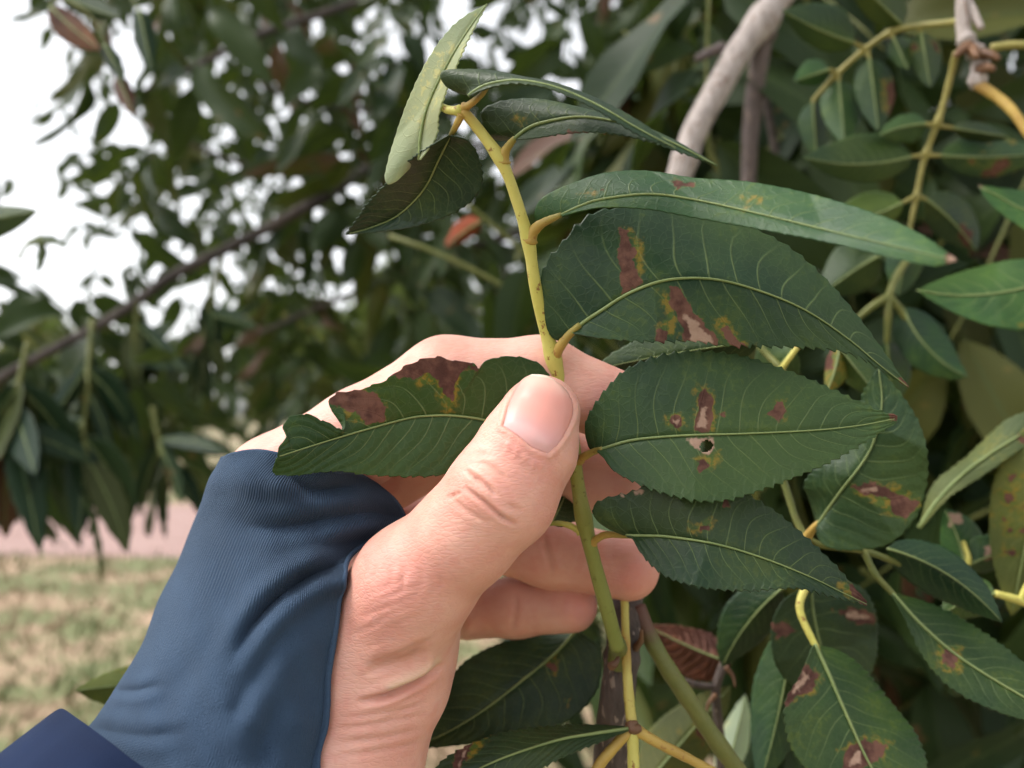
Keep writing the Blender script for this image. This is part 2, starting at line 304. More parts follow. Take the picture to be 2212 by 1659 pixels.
# ground
def ground_material():
    g = NT('dry_grass_ground'); p = g.wpos()
    a = g.noise(0.9, 4, p, 0.6); b_ = g.noise(5, 4, p, 0.7); c = g.noise(40, 3, p)
    col = g.mix(g.ss(b_, 0.3, 0.7), (0.30, 0.205, 0.135), (0.40, 0.28, 0.19))
    col = g.mix(g.math('MULTIPLY', g.ss(c, 0.5, 0.8), 0.5), col, (0.22, 0.16, 0.085))
    gr = g.ss(g.math('ADD', a, g.math('MULTIPLY', b_, 0.35)), 0.60, 0.72)
    col = g.mix(g.math('MULTIPLY', gr, 0.85), col, (0.10, 0.135, 0.045))
    return g.done(g.pbsdf(Base_Color=col, Roughness=0.95, Normal=g.bump(c, 0.6, 0.02)))
M['ground'] = ground_material()
def road_material():
    g = NT('pink_gravel_road'); p = g.wpos(); b_ = g.noise(3, 4, p, 0.6); c = g.noise(60, 3, p)
    col = g.mix(g.ss(b_, 0.3, 0.7), (0.28, 0.175, 0.155), (0.36, 0.24, 0.215)); col = g.mix(g.math('MULTIPLY', g.ss(c, 0.5, .7), .4), col, (.24, .165, .14))
    return g.done(g.pbsdf(Base_Color=col, Roughness=0.95, Normal=g.bump(c, 0.5, 0.02)))
M['road'] = road_material()
def grass_material():
    g = NT('grass_blades'); t = g.at('tint')
    col = g.mix(t[0], (0.28, 0.20, 0.125), (0.09, 0.135, 0.04)); return g.done(g.pbsdf(Base_Color=col, Roughness=0.8))
M['grass'] = grass_material()
# ------------------------------------------------------------------ leaves and stalks
def prof(t): return np.clip(t, 0, 1) ** .62 * np.clip(1 - t, 0, 1) ** .92 / (.4 ** .62 * .6 ** .92)
def spotfield(u, v, polys, soft=16.0):
    f = np.zeros(u.shape)
    for pl in polys:
        pl = np.asarray(pl, float); d, _ = seg_dist(u, v, pl, True); sd = np.where(inside(u, v, pl), d, -d); f = np.maximum(f, np.clip(.5 + sd / soft * .5, 0, 1))
    return f
def leaf(parent, mid, up, lo, dm, du=None, dl=None, mat='leaf', nt=120, ns=26, N=13, vs=.16, vb=.08, teeth=26, tooth=4.5, spots=(), yellow=(), tan=(), holes=(), wave=.055, rib=(3.2, .9), ribmat='midrib', fold=0.0, thick=.00025, name='leaflet', label=None, jag=0.0, ldown=True):
    """one leaflet: midrib, upper and lower margin as pixel lines running base to tip; dm, du, dl are the distances (mm) along them"""
    t = np.linspace(0, 1, nt); m = cr(mid, nt); e1, e2 = cr(up, nt), cr(lo, nt)
    dm = np.interp(t, np.linspace(0, 1, len(dm)), dm); D = []
    if dl is not None and ldown: dl = [-.55 * abs(x) for x in dl]
    for dd in (du, dl): D.append(dm + (0 if dd is None else np.interp(t, np.linspace(0, 1, len(dd)), dd)))
    Lpx = np.linalg.norm(np.diff(m, axis=0), axis=1).sum(); r_ = np.random.default_rng(int(abs(m[0, 0] * 7 + m[0, 1] * 3)))
    def half(e, de, sgn, off):
        s = np.linspace(0, 1, ns) ** .9; S_, T_ = np.meshgrid(s, t)
        dirv = e - m; ln = np.linalg.norm(dirv, axis=1)[:, None] + 1e-6
        tt = t * teeth + r_.uniform(0, 1); saw = (tt % 1.0); amp = tooth * np.interp(t, [0, .08, .2, .95, 1], [0, .2, 1, 1, .2]) * (0.6 + .8 * np.interp(tt, np.arange(teeth + 3), r_.uniform(0, 1, teeth + 3)))
        tv = dirv / ln * ((saw ** 1.4 - .35) * amp + jag * np.interp(t, np.linspace(0, 1, 60), r_.normal(0, 1, 60)))[:, None]
        G = m[:, None] * (1 - S_[..., None]) + e[:, None] * S_[..., None] + tv[:, None] * (S_ ** (7 if ns > 12 else 4))[..., None]
        q = N * (T_ - vs * S_ - vb * S_ ** 2) + off + .10 * np.sin(T_ * 23 + S_ * 3 + off * 9)
        z = dm[:, None] * (1 - S_) + de[:, None] * S_ + fold * S_ * (1 - S_) * 4
        z = z + wave * np.cos(2 * math.pi * q) * np.clip(S_ * 3, 0, 1) * (1 - .3 * S_) + wave * 1.2 * np.sin(T_ * 9 + sgn * 2 + off) * S_ ** 2
        z = z + .25 * np.exp(-(S_ * np.maximum(ln, 1) / 8.0) ** 2)         # the midrib lies in a shallow channel
        return G, z, q, S_
    G1, z1, q1, s1 = half(e1, D[0], 1, 0.0); G2, z2, q2, s2 = half(e2, D[1], -1, .45)
    G = np.concatenate([G1[:, ::-1], G2[:, 1:]], 1); z = np.concatenate([z1[:, ::-1], z2[:, 1:]], 1); q = np.concatenate([q1[:, ::-1], q2[:, 1:]], 1); s = np.concatenate([s1[:, ::-1], s2[:, 1:]], 1)
    nc = G.shape[1]; u, v = G[..., 0], G[..., 1]; Q = grid_faces(nt, nc)
    if len(holes):
        cu, cv = u.ravel()[Q].mean(1), v.ravel()[Q].mean(1); keep = np.ones(len(Q), bool)
        for h in holes: keep &= ~inside(cu, cv, h)
        Q = Q[keep]
    X = P(u, v, z / 1000.0).reshape(-1, 3); ctr = X[nc // 2].copy()
    me = mesh_np(name, X - ctr, Q)
    attr(me, 'lf', np.stack([q.ravel(), s.ravel(), np.repeat(t, nc)], 1))
    if spots or yellow or tan:
        attr(me, 'sp', np.stack([spotfield(u, v, spots).ravel(), np.maximum(spotfield(u, v, yellow, 26) * .9, .55 * np.clip(spotfield(u, v, spots, 20) * 1.6, 0, 1)).ravel() if (spots or yellow) else 0 * u.ravel(), spotfield(u, v, tan).ravel()], 1))
    o = obj(name, me, M[mat], parent); put(o, ctr)
    md = o.modifiers.new('thick', 'SOLIDIFY'); md.thickness = thick; md.offset = 0
    if label: o['label'] = label
    if rib:
        k = slice(0, nt, 3); zz = dm[k] - .12; pts = P(m[k, 0], m[k, 1], zz / 1000.0); w = .8 * np.interp(t[k], [0, .15, 1], [rib[0] * 1.25, rib[0], rib[1]]) * dm[k] / F / 1000.0
        V, Qr = tube_np(pts, w, 8); c2 = pts[0].copy(); mr = mesh_np('midrib', V - c2, Qr); put(obj('midrib', mr, M[ribmat], o), c2)
    return o
def put(o, w):
    """place o so that its origin sits at world point w"""
    if o.parent is None: o.location = Vector([float(x) for x in w]); return o
    o.matrix_parent_inverse = parent_inv(o.parent); o.location = Vector([float(x) for x in w]); return o
def leafq(parent, base, tip, w1, w2, ctrl=(0, 0), dedge=(0, 0), mat='leaf_spotted', **kw):
    """plainer leaflet: base and tip (u, v, mm), half widths in px on its two sides, bow of the midrib in px"""
    b, t_ = np.array(base, float), np.array(tip, float); t = np.linspace(0, 1, 24)[:, None]
    c = (b[:2] + t_[:2]) / 2 + np.array(ctrl, float) * 2
    m = (1 - t) ** 2 * b[:2] + 2 * t * (1 - t) * c + t ** 2 * t_[:2]
    T = np.gradient(m, axis=0); T /= np.linalg.norm(T, axis=1)[:, None]; Nn = np.stack([T[:, 1], -T[:, 0]], 1); pr = prof(np.linspace(0, 1, 24))[:, None]
    a = dict(ldown=False, nt=44, ns=9, N=11, wave=.10, teeth=20, tooth=4.0, rib=(3.0, .9)); a.update(kw)
    de = prof(np.linspace(0, 1, 9))
    return leaf(parent, m, m + Nn * w1 * pr, m - Nn * w2 * pr, [base[2], (base[2] * .5 + tip[2] * .5) - abs(ctrl[1]) * .02, tip[2]], dedge[0] * de, dedge[1] * de, mat, **a)
def stalk(parent, pts, r0, r1, mat='stem', name='stem', n=40, grad=None, knobs=(), ns=10, label=None, wob=.06):
    """stalk through pixels (u, v, mm); r0, r1 are half widths in px at its ends"""
    c = cr(np.array(pts, float), n); t = np.linspace(0, 1, n); rad = np.interp(t, [0, 1], [r0, r1]) * (1 + (wob * .4 if 'bark' in mat else wob) * np.sin(t * 31) * np.sin(t * 13 + 1))
    for k, a in knobs: rad = rad + a * np.exp(-((t - k) / .025) ** 2)
    X = P(c[:, 0], c[:, 1], c[:, 2] / 1000.0); V, Q = tube_np(X, rad * c[:, 2] / F / 1000.0, ns); c0 = X[0].copy()
    me = mesh_np(name, V - c0, Q); g = np.zeros((len(V), 3))
    if grad is not None:
        tv = np.repeat(np.r_[0, t, 1], ns)
        for ch, xs, ys in grad: g[:, ch] = np.interp(tv, xs, ys)
    attr(me, 'grad', g); o = put(obj(name, me, M[mat], parent), c0)
    if label: o['label'] = label
    return o
# ------------------------------------------------------------------ ground, road, distant trees, the tree overhead
def terrain(x, y): return .05 * np.sin(x * .35 + 1) * np.cos(y * .22) + .03 * np.sin(x * .9 + y * .7)
def ground():
    a = np.concatenate([-np.geomspace(300, 20, 24), np.linspace(-18, 18, 73), np.geomspace(20, 300, 24)]); b = np.concatenate([-np.geomspace(60, 6, 10), np.linspace(-4, 40, 90), np.geomspace(42, 400, 24)])
    X, Y = np.meshgrid(a, b, indexing='ij'); Z = terrain(X, Y) * np.exp(-(np.hypot(X, Y) / 60) ** 2)
    o = obj('ground', mesh_np('ground', np.stack([X, Y, Z], -1).reshape(-1, 3), grid_faces(len(a), len(b))), M['ground']); tag(o, 'dry straw-coloured grass ground with green patches', kind='structure')
    xs = np.linspace(-60, 60, 241); ys = np.linspace(0, 1, 9); X, Y = np.meshgrid(xs, ys, indexing='ij'); Y = 8.7 + .25 * np.sin(X * .3) + Y * (4.6 + .3 * np.sin(X * .23 + 2))
    o = obj('dirt_road', mesh_np('dirt_road', np.stack([X, Y, terrain(X, Y) * np.exp(-(np.hypot(X, Y) / 60) ** 2) + .012], -1).reshape(-1, 3), grid_faces(241, 9)), M['road']); tag(o, 'pinkish gravel road crossing behind the grass', kind='structure')
ground()
def grass():
    n = 16000; r = rng.uniform(0, 1, n); y = 2.6 + 22 * r ** 1.5; x = -y * rng.uniform(-.25, .75, n); keep = (y < 8.5) | (y > 13.8); x, y = x[keep], y[keep]; n = len(x)
    g = (np.sin(x * 1.3 + 1.1) * np.sin(y * 1.1 + x * .4) + rng.normal(0, .4, n)) > .45
    h = rng.uniform(.03, .075, n) * np.where(g, 1.25, 1) * (1 + y * .03); w = rng.uniform(.006, .013, n) * (1 + y * .08); a = rng.uniform(0, 6.28, n); lx, ly = rng.normal(0, .03, n), rng.normal(0, .03, n)
    z = terrain(x, y); c, s = np.cos(a) * w, np.sin(a) * w
    V = np.stack([np.stack([x - c, y - s, z], 1), np.stack([x + c, y + s, z], 1), np.stack([x + lx, y + ly, z + h], 1)], 1).reshape(-1, 3)
    me = mesh_np('grass', V, np.arange(n * 3).reshape(-1, 3), False); attr(me, 'tint', np.repeat(np.where(g, .9, .08)[:, None] * np.ones((1, 3)), 3, 0))
    tag(obj('grass', me, M['grass']), 'short dry grass with green tufts covering the field', 'grass', kind='stuff')
grass()
def leaf_cloud(centres, sizes, dens, lsize, seed):
    """many leaf-sized faces spread through blobs; returns vertices, faces and a tint per vertex"""
    r = np.random.default_rng(seed); P_, T_ = [], []
    for c, s in zip(centres, sizes):
        k = int(dens * s ** 2); d = r.normal(size=(k, 3)); d /= np.linalg.norm(d, axis=1)[:, None]; P_.append(np.array(c) + d * (s * r.uniform(.35, 1, k) ** .6)[:, None] * np.array([1, 1, .75])); T_.append(np.full(k, r.uniform()))
    X = np.vstack(P_); n = len(X); t = np.concatenate(T_) + r.uniform(0, .25, n)
    a = r.normal(size=(n, 3)); a[:, 2] -= .5; a /= np.linalg.norm(a, axis=1)[:, None]; b = np.cross(a, r.normal(size=(n, 3))); b /= np.linalg.norm(b, axis=1)[:, None]
    L = lsize * r.uniform(.6, 1.3, n)[:, None]; Wd = L * .2
    V = np.stack([X, X + a * L * .45 + b * Wd, X + a * L, X + a * L * .45 - b * Wd], 1).reshape(-1, 3)
    return V, np.arange(n * 4).reshape(-1, 4), np.repeat(np.stack([t, t * 1.7, t], 1), 4, 0)
def far_tree(x, y, h, w, seed, label, dens=420, ls=.34):
    r = np.random.default_rng(seed); z0 = 0.0; t = thing('broadleaf_tree', (x, y, z0), label, 'tree', 'trees beyond the road')
    tp = np.array([[0, 0, -.2], [.1, 0, h * .2], [-.05, .1, h * .45], [.1, 0, h * .7]]) + [x, y, 0]; V, Q = tube_np(cr(tp[:, [2, 0, 1]], 14)[:, [1, 2, 0]], np.linspace(.03, .012, 14) * h, 9)
    put(obj('trunk', mesh_np('trunk', V - np.array([x, y, 0]), Q), M['bark_tree'], t), (x, y, 0))
    C, S_ = [], []
    for k in range(16):
        a = r.uniform(0, 6.28); rr = w * r.uniform(0.1, .75); zz = h * r.uniform(.16, .95); rr *= math.sin(min(1, max(.15, (zz / h))) * math.pi) ** .5
        c = np.array([x + rr * math.cos(a), y + rr * math.sin(a), zz]); C.append(c); S_.append(r.uniform(.26, .45) * w)
        V, Q = tube_np(np.array([[x, y, zz * .55], (np.array([x, y, zz * .55]) + c) / 2 + [0, 0, .1 * h * .3], c]), np.array([.011, .008, .003]) * h, 6)
        if k < 7: put(obj('limb', mesh_np('limb', V - np.array([x, y, 0]), Q), M['bark_tree'], t), (x, y, 0))
    V, Q, T = leaf_cloud(C, S_, dens, ls, seed); me = mesh_np('crown', V - np.array([x, y, 0]), Q, False); attr(me, 'tint', T); put(obj('crown', me, M['leaf_far'], t), (x, y, 0))['kind'] = 'stuff'
for i, (x, y, h, w, lab) in enumerate([(-17, 30, 4.6, 3.8, 'round tree beyond the road behind the hanging leaf sprays'), (-9.5, 36, 6.2, 4.6, 'taller tree beyond the road behind the sleeve'), (-3.2, 31, 7.2, 4.8, 'broad tree beyond the road behind the knuckles'), (3.5, 34, 8.5, 5.5, 'tree beyond the road behind the held stem'), (11, 30, 8, 5.5, 'tree beyond the road behind the blotched leaves'), (20, 33, 9, 6, 'large tree beyond the road behind the hanging twig'), (-26, 34, 4.4, 4, 'outermost tree beyond the road past the straw-coloured field')]):
    far_tree(x, y, h, w, 50 + i, lab)
# ---- the tree that hangs over: compound leaves on limbs
def leaflet_local(L, wd, r, nt=9, ns=3):
    t = np.linspace(0, 1, nt); s = np.linspace(-1, 1, 2 * ns + 1); T, S_ = np.meshgrid(t, s, indexing='ij'); pr = prof(T); bow = r.uniform(-.25, .25); dr = r.uniform(.1, .5); fo = r.uniform(.1, .5)
    x = T * L; y = S_ * pr * wd + bow * L * T * T * .5; z = -dr * L * T * T + fo * np.abs(S_) * pr * wd + .04 * L * np.sin(T * 9 + r.uniform(0, 6)) * S_
    q = 11 * (T - .2 * np.abs(S_)) + .45 * (S_ > 0)
    return np.stack([x, y, z], -1).reshape(-1, 3), grid_faces(nt, 2 * ns + 1), np.stack([q.ravel(), np.abs(S_).ravel(), T.ravel()], 1)
def frame(d, up):
    d = d / np.linalg.norm(d); y = np.cross(up, d); y /= np.linalg.norm(y) + 1e-9; return np.stack([d, y, np.cross(d, y)], 1)
def compound(seed, res=(9, 3)):
    """one pinnate leaf along +X, drooping; returns list of (verts, faces, lf) with the rachis first"""
    r = np.random.default_rng(seed); L = r.uniform(.22, .3); k = r.integers(4, 6); out = []
    t = np.linspace(0, 1, 12); sag = r.uniform(.15, .4); rp = np.stack([t * L, .06 * L * np.sin(t * 3 + r.uniform(0, 6)) * t, -sag * L * t * t], 1)
    V, Q = tube_np(rp, np.linspace(.0016, .0008, 12), 6); out.append((V, Q, None))
    for i in range(k * 2 + 1):
        if i == k * 2: tt, ang = 1.0, r.uniform(-.2, .2)
        else: tt = .28 + .68 * (i // 2) / max(1, k - 1) + r.uniform(-.03, .03); ang = (1 if i % 2 else -1) * r.uniform(.75, 1.25)
        if r.uniform() < .06: continue
        p = np.array([np.interp(tt, t, rp[:, a]) for a in range(3)]); d = np.array([math.cos(ang), math.sin(ang), -r.uniform(.1, 1.0)]); up = np.array([r.normal(0, .45), r.normal(0, .45), 1.0])
        V, Q, lf = leaflet_local(r.uniform(.075, .12) * (1.1 if tt > .5 else .85), r.uniform(.013, .02), r, *res); A = frame(d, up); V = V + [.006, 0, 0]; out.append((V @ A.T + p, Q, lf))
    return out
def join(parts, tint=True, seed=0):
    r = np.random.default_rng(seed); Vs, Qs, Ls, Ts = [], [], [], []; o = 0
    for V, Q, lf in parts:
        Vs.append(V); Qs.append(Q + o); o += len(V); Ls.append(np.zeros((len(V), 3)) if lf is None else lf); Ts.append(np.ones((len(V), 1)) * r.uniform(0, .5, 3))
    return np.vstack(Vs), np.vstack(Qs), np.vstack(Ls), np.vstack(Ts)
TREE = np.array([1.7, 4.6, 0.0])
pecan = thing('pecan_tree', TREE, 'spreading tree whose low leafy branches hang all round the hand', 'tree')
def tpart(name, V, Q, mat, lf=None, tint=None):
    me = mesh_np(name, V - TREE, Q)
    if lf is not None: attr(me, 'lf', lf)
    if tint is not None: attr(me, 'tint', tint)
    return put(obj(name, me, mat, pecan), TREE)
tk = np.array([[0, 0, -.3], [.05, 0, .8], [-.06, .05, 1.8], [.05, .1, 3.0], [.2, .2, 4.6]]) + TREE; tkd = np.stack([np.interp(np.linspace(0, 4, 30), range(5), tk[:, a]) for a in range(3)], 1)
V, Q = tube_np(tkd, np.linspace(.24, .10, 30) * (1 + .04 * np.sin(np.arange(30) * 1.7)), 16); tpart('trunk', V, Q, M['bark_tree'])
LIMBS = [([(1106 + 500, 250, 3300), (900, 330, 1700), (710, 422, 1180), (576, 494, 1120), (480, 542, 1080), (365, 600, 1030), (288, 657, 1000), (192, 715, 960), (72, 777, 920), (-60, 850, 900)], 16, 9),
         ([(1500, 400, 3300), (1200, 480, 1600), (969, 552, 1330), (816, 614, 1290), (681, 667, 1250), (560, 720, 1220)], 14, 5),
         ([(1550, 150, 3600), (1200, 240, 2000), (893, 241, 1600), (780, 236, 1520), (690, 229, 1450), (560, 180, 1400)], 15, 7),
         ([(1620, 0, 3600), (1100, -60, 1600), (600, 60, 1100), (300, 200, 980), (230, 90, 950)], 14, 5),
         ([(1500, 300, 3000), (1000, 330, 1900), (640, 380, 1500), (330, 270, 1300), (250, 160, 1250)], 12, 5)]
for pts, r0, r1 in LIMBS:
    c = cr(np.array(pts, float), 50); X = P(c[:, 0], c[:, 1], c[:, 2] / 1000); V, Q = tube_np(X, np.interp(np.linspace(0, 1, 50), [0, .3, 1], [.045, r0 * .0006, r1 * .00055]), 9); tpart('limb', V, Q, M['bark_tree'])
# coverage wanted in each part of the crown as seen through the leaves (rows of the photograph, top to bottom)
DENS = np.array([
 [.04,.45,.90,.97,.90,.62,.50,.65,.95,1,1,1,1,1], [.03,.45,.88,.88,.93,.96,.82,.88,1,1,1,1,1,1], [.12,.65,.80,.86,.94,.97,.97,.97,1,.82,.75,1,1,1], [.08,.25,.70,.82,.84,.86,.90,1,1,1,1,1,1,1],
 [.55,.66,.78,.84,.84,.86,.90,1,1,1,1,1,1,1], [.97,.97,.97,.92,.85,.9,1,1,1,1,1,1,1,1], [.9,.9,.75,.4,.2,.2,.4,1,1,1,1,1,1,1], [.12,.12,.05,0,0,0,.2,.6,1,1,1,1,1,1], [0,0,0,0,0,0,.2,.7,.9,.9,1,1,1,1], [0,0,0,0,0,0,.2,.6,.85,.8,.9,1,1,1], [0,0,0,0,0,0,.2,.6,.8,.7,.9,1,1,1]])
VAR = [compound(300 + k) for k in range(9)]; VARJ = [join(v, seed=k) for k, v in enumerate(VAR)]
cover = np.zeros((166, 222), np.float32); placed = []
cw = np.random.default_rng(11)
for it in range(9000):
    u, v = cw.uniform(-150, 2360), cw.uniform(-150, 1640); ci, cj = min(10, max(0, int(v / 158))), min(13, max(0, int(u / 158)))
    want = DENS[ci, cj]
    if cw.uniform() > want + .05: continue
    right = u > 1350
    d = cw.uniform(.44, 1.9) if right else cw.uniform(.95, 3.2) 
    if v > 900 and not right: d = cw.uniform(.75, 1.3)
    if v > 1150 and u > 1000: d = cw.uniform(.42, 1.2)
    k = cw.integers(0, len(VAR)); yaw = cw.uniform(0, 6.28); pitch = cw.uniform(.2, 1.25); roll = cw.normal(0, .5)
    Rm = np.array(Matrix.Rotation(yaw, 3, 'Z') @ Matrix.Rotation(pitch, 3, 'Y') @ Matrix.Rotation(roll, 3, 'X')); sc = cw.uniform(.8, 1.15)
    X = VARJ[k][0] @ Rm.T * sc; ctr = X.mean(0); pos = P(u, v, d) - ctr; Xw = X + pos
    pu, pv, pd = proj(Xw)
    if pd.min() < .40: continue
    if ((pv > 1225) & (pu < 950) & (pu > -150)).any(): continue
    if pos[2] < .45 or Xw[:, 2].min() < .25: continue
    # leaf footprint on a coarse raster
    iu, iv = (pu / 10).astype(int), (pv / 10).astype(int); ok = (iu >= 0) & (iu < 222) & (iv >= 0) & (iv < 166)
    if not ok.any(): continue
    wc = DENS[np.clip(iv[ok] * 10 // 158, 0, 10), np.clip(iu[ok] * 10 // 158, 0, 13)]
    if (wc < .02).mean() > .12 or wc.mean() < .12: continue
    a0, a1, b0, b1 = max(0, iv.min() - 1), min(166, iv.max() + 2), max(0, iu.min() - 1), min(222, iu.max() + 2)
    cov = cover[a0:a1, b0:b1].mean() if a1 > a0 and b1 > b0 else 1
    wm = wc.mean(); lim = (5.5 if right else 3.6) if wm > .97 else -math.log(max(1e-3, 1 - min(wm, .985))) * .8
    if cov > lim: continue
    hit = np.zeros((166, 222), np.float32); Qc = VARJ[k][1]; fc = Xw[Qc].mean(1); fu, fv, fd = proj(fc)
    e1, e2 = Xw[Qc[:, 2]] - Xw[Qc[:, 0]], Xw[Qc[:, 3]] - Xw[Qc[:, 1]]; ar = np.abs((np.cross(e1, e2) @ FW)) / 2 * (F / 10) ** 2 / fd ** 2
    iu, iv = (fu / 10).astype(int), (fv / 10).astype(int); ok = (iu >= 0) & (iu < 222) & (iv >= 0) & (iv < 166); np.add.at(cover, (iv[ok], iu[ok]), ar[ok].astype(np.float32))
    placed.append((d, k, pos, Rm, sc))
# the crown goes on out of view, added there to shade the foliage
for it in range(1300):
    x, y, z = cw.uniform(-1.6, 4.2), cw.uniform(.35, 5.2), cw.uniform(2.1, 4.4); Xc = np.array([x, y, z]); pu, pv, pd = proj(Xc)
    if pd > .2 and -80 < pu < W + 80 and pv > -120: continue
    if x < 0 and cw.uniform() < .55: continue
    k = cw.integers(0, len(VAR)); Rm = np.array(Matrix.Rotation(cw.uniform(0, 6.28), 3, 'Z') @ Matrix.Rotation(cw.uniform(.1, 1.0), 3, 'Y') @ Matrix.Rotation(cw.normal(0, .5), 3, 'X')); placed.append((9 + y, k, Xc, Rm, 1.25))
placed.sort(key=lambda p: p[0]); print('compound leaves', len(placed))
# leaflets as shared meshes
VM = []
for v in VAR:
    ml = []
    for j, (V, Q, lf) in enumerate(v):
        me = mesh_np('leaflet' if j else 'leaf_stalk', V, Q)
        if lf is not None: attr(me, 'lf', lf)
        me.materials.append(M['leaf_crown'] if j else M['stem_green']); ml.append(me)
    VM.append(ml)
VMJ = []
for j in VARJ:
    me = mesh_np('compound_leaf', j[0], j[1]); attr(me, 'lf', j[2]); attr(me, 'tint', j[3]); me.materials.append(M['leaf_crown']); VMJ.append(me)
inv = parent_inv(pecan)
for n_, (d, k, pos, Rm, sc) in enumerate(placed[:300]):
    mw = Matrix.LocRotScale(Vector([float(x) for x in pos]), Matrix([[float(x) for x in r_] for r_ in Rm]).to_quaternion(), Vector((sc,) * 3))
    if n_ < 70:
        o = bpy.data.objects.new('compound_leaf', VM[k][0]); COL.objects.link(o); o.parent = pecan; o.matrix_parent_inverse = inv; o.matrix_basis = mw
        for me in VM[k][1:]:
            c = bpy.data.objects.new('leaflet', me); COL.objects.link(c); c.parent = o
    else:
        o = bpy.data.objects.new('compound_leaf', VMJ[k]); COL.objects.link(o); o.parent = pecan; o.matrix_parent_inverse = inv; o.matrix_basis = mw
if len(placed) > 300:
    allp = []
    Vs, Qs, Ls, Ts = [], [], [], []; off = 0; tr = np.random.default_rng(5)
    for d, k, pos, Rm, sc in placed[300:]:
        V, Q, L_, T_ = VARJ[k]; Vs.append(V @ Rm.T * sc + pos); Qs.append(Q + off); off += len(V); Ls.append(L_); Ts.append(T_ + tr.uniform(0, .5, 3))
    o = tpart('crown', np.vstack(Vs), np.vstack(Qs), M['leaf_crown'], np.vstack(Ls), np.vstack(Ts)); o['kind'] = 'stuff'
# ------------------------------------------------------------------ the hand (one continuous skin, grown from a distance field)
# camera-space millimetres: x right, y down, z away
def px(u, v, z): return np.array([(u - W / 2) / F * z, (v - H / 2) / F * z, z], np.float32)
def cone(p, A, B):
    a, ra = px(*A[:3]), A[3]; b, rb = px(*B[:3]), B[3]; ba = b - a
    q = p - a; h = np.clip((q @ ba) / (ba @ ba), 0, 1); q = q - h[..., None] * ba
    return np.sqrt((q * q).sum(-1)) - (ra + (rb - ra) * h)
def smin(a, b, k):
    h = np.clip(0.5 + 0.5 * (b - a) / k, 0, 1); return b + (a - b) * h - k * h * (1 - h)
def chain(p, pts, k=3.0):
    d = None
    for A, B in zip(pts[:-1], pts[1:]):
        c = cone(p, A, B); d = c if d is None else smin(d, c, k)
    return d
THUMB = [(1171, 893, 150.5, 7.0), (1141, 966, 149, 8.7), (1083, 1067, 148, 9.75), (1003, 1156, 149.5, 9.35), (893, 1262, 154, 10.8), (812, 1415, 162, 14.0)]
INDEX = [(1335, 880, 165.5, 7.3), (1168, 816, 167, 8.05), (965, 829, 170.5, 9.5), (780, 944, 172, 9.9), (602, 1056, 173, 11.5)]
MIDDLE = [(1335, 1050, 176, 7.4), (1190, 985, 181, 8.1), (960, 945, 189, 9.3), (600, 1135, 191, 11.5)]
RING = [(1356, 1229, 186, 7.1), (1185, 1192, 193, 7.9), (960, 1130, 203, 8.8), (630, 1220, 208, 11.0)]
PINKY = [(1234, 1309, 195, 6.2), (1115, 1312, 201, 6.8), (945, 1322, 211, 7.5), (680, 1320, 222, 10.0)]
def hand_sdf(p):
    d = chain(p, THUMB[:5], 2.5)
    d = smin(d, cone(p, THUMB[4], THUMB[5]), 4)
    pad = cone(p, (1150, 905, 154.5, 6.2), (1128, 985, 154.5, 7.0)); d = smin(d, pad, 3)
    f = chain(p, INDEX, 3)
    for g in (MIDDLE, RING, PINKY): f = smin(f, chain(p, g, 3), 0.9)
    m = None
    for A, B in (((700, 1430, 172, 14), INDEX[-1]), ((660, 1440, 184, 14), MIDDLE[-1]), ((620, 1440, 196, 14), RING[-1]), ((600, 1440, 206, 14), PINKY[-1]),
                 ((812, 1430, 164, 13.5), (722, 1750, 155, 15.5)), ((600, 1440, 184, 18), (500, 1780, 168, 20)),
                 ((870, 1310, 166, 9), (660, 1140, 184, 9)), ((830, 1400, 168, 12), (680, 1330, 200, 12))):
        c = cone(p, A, B); m = c if m is None else smin(m, c, 7)
    # the roll of skin at the base of the wrist
    m = smin(m, cone(p, (880, 1500, 158.5, 6.2), (790, 1530, 155, 6.5)), 3.5)
    body = smin(m, d, 7)
    return smin(body, f, np.where(p[..., 0] > px(900, 1000, 175)[0], 1.0, 6.0).astype(np.float32)) if False else smin(body, f, 1.6)
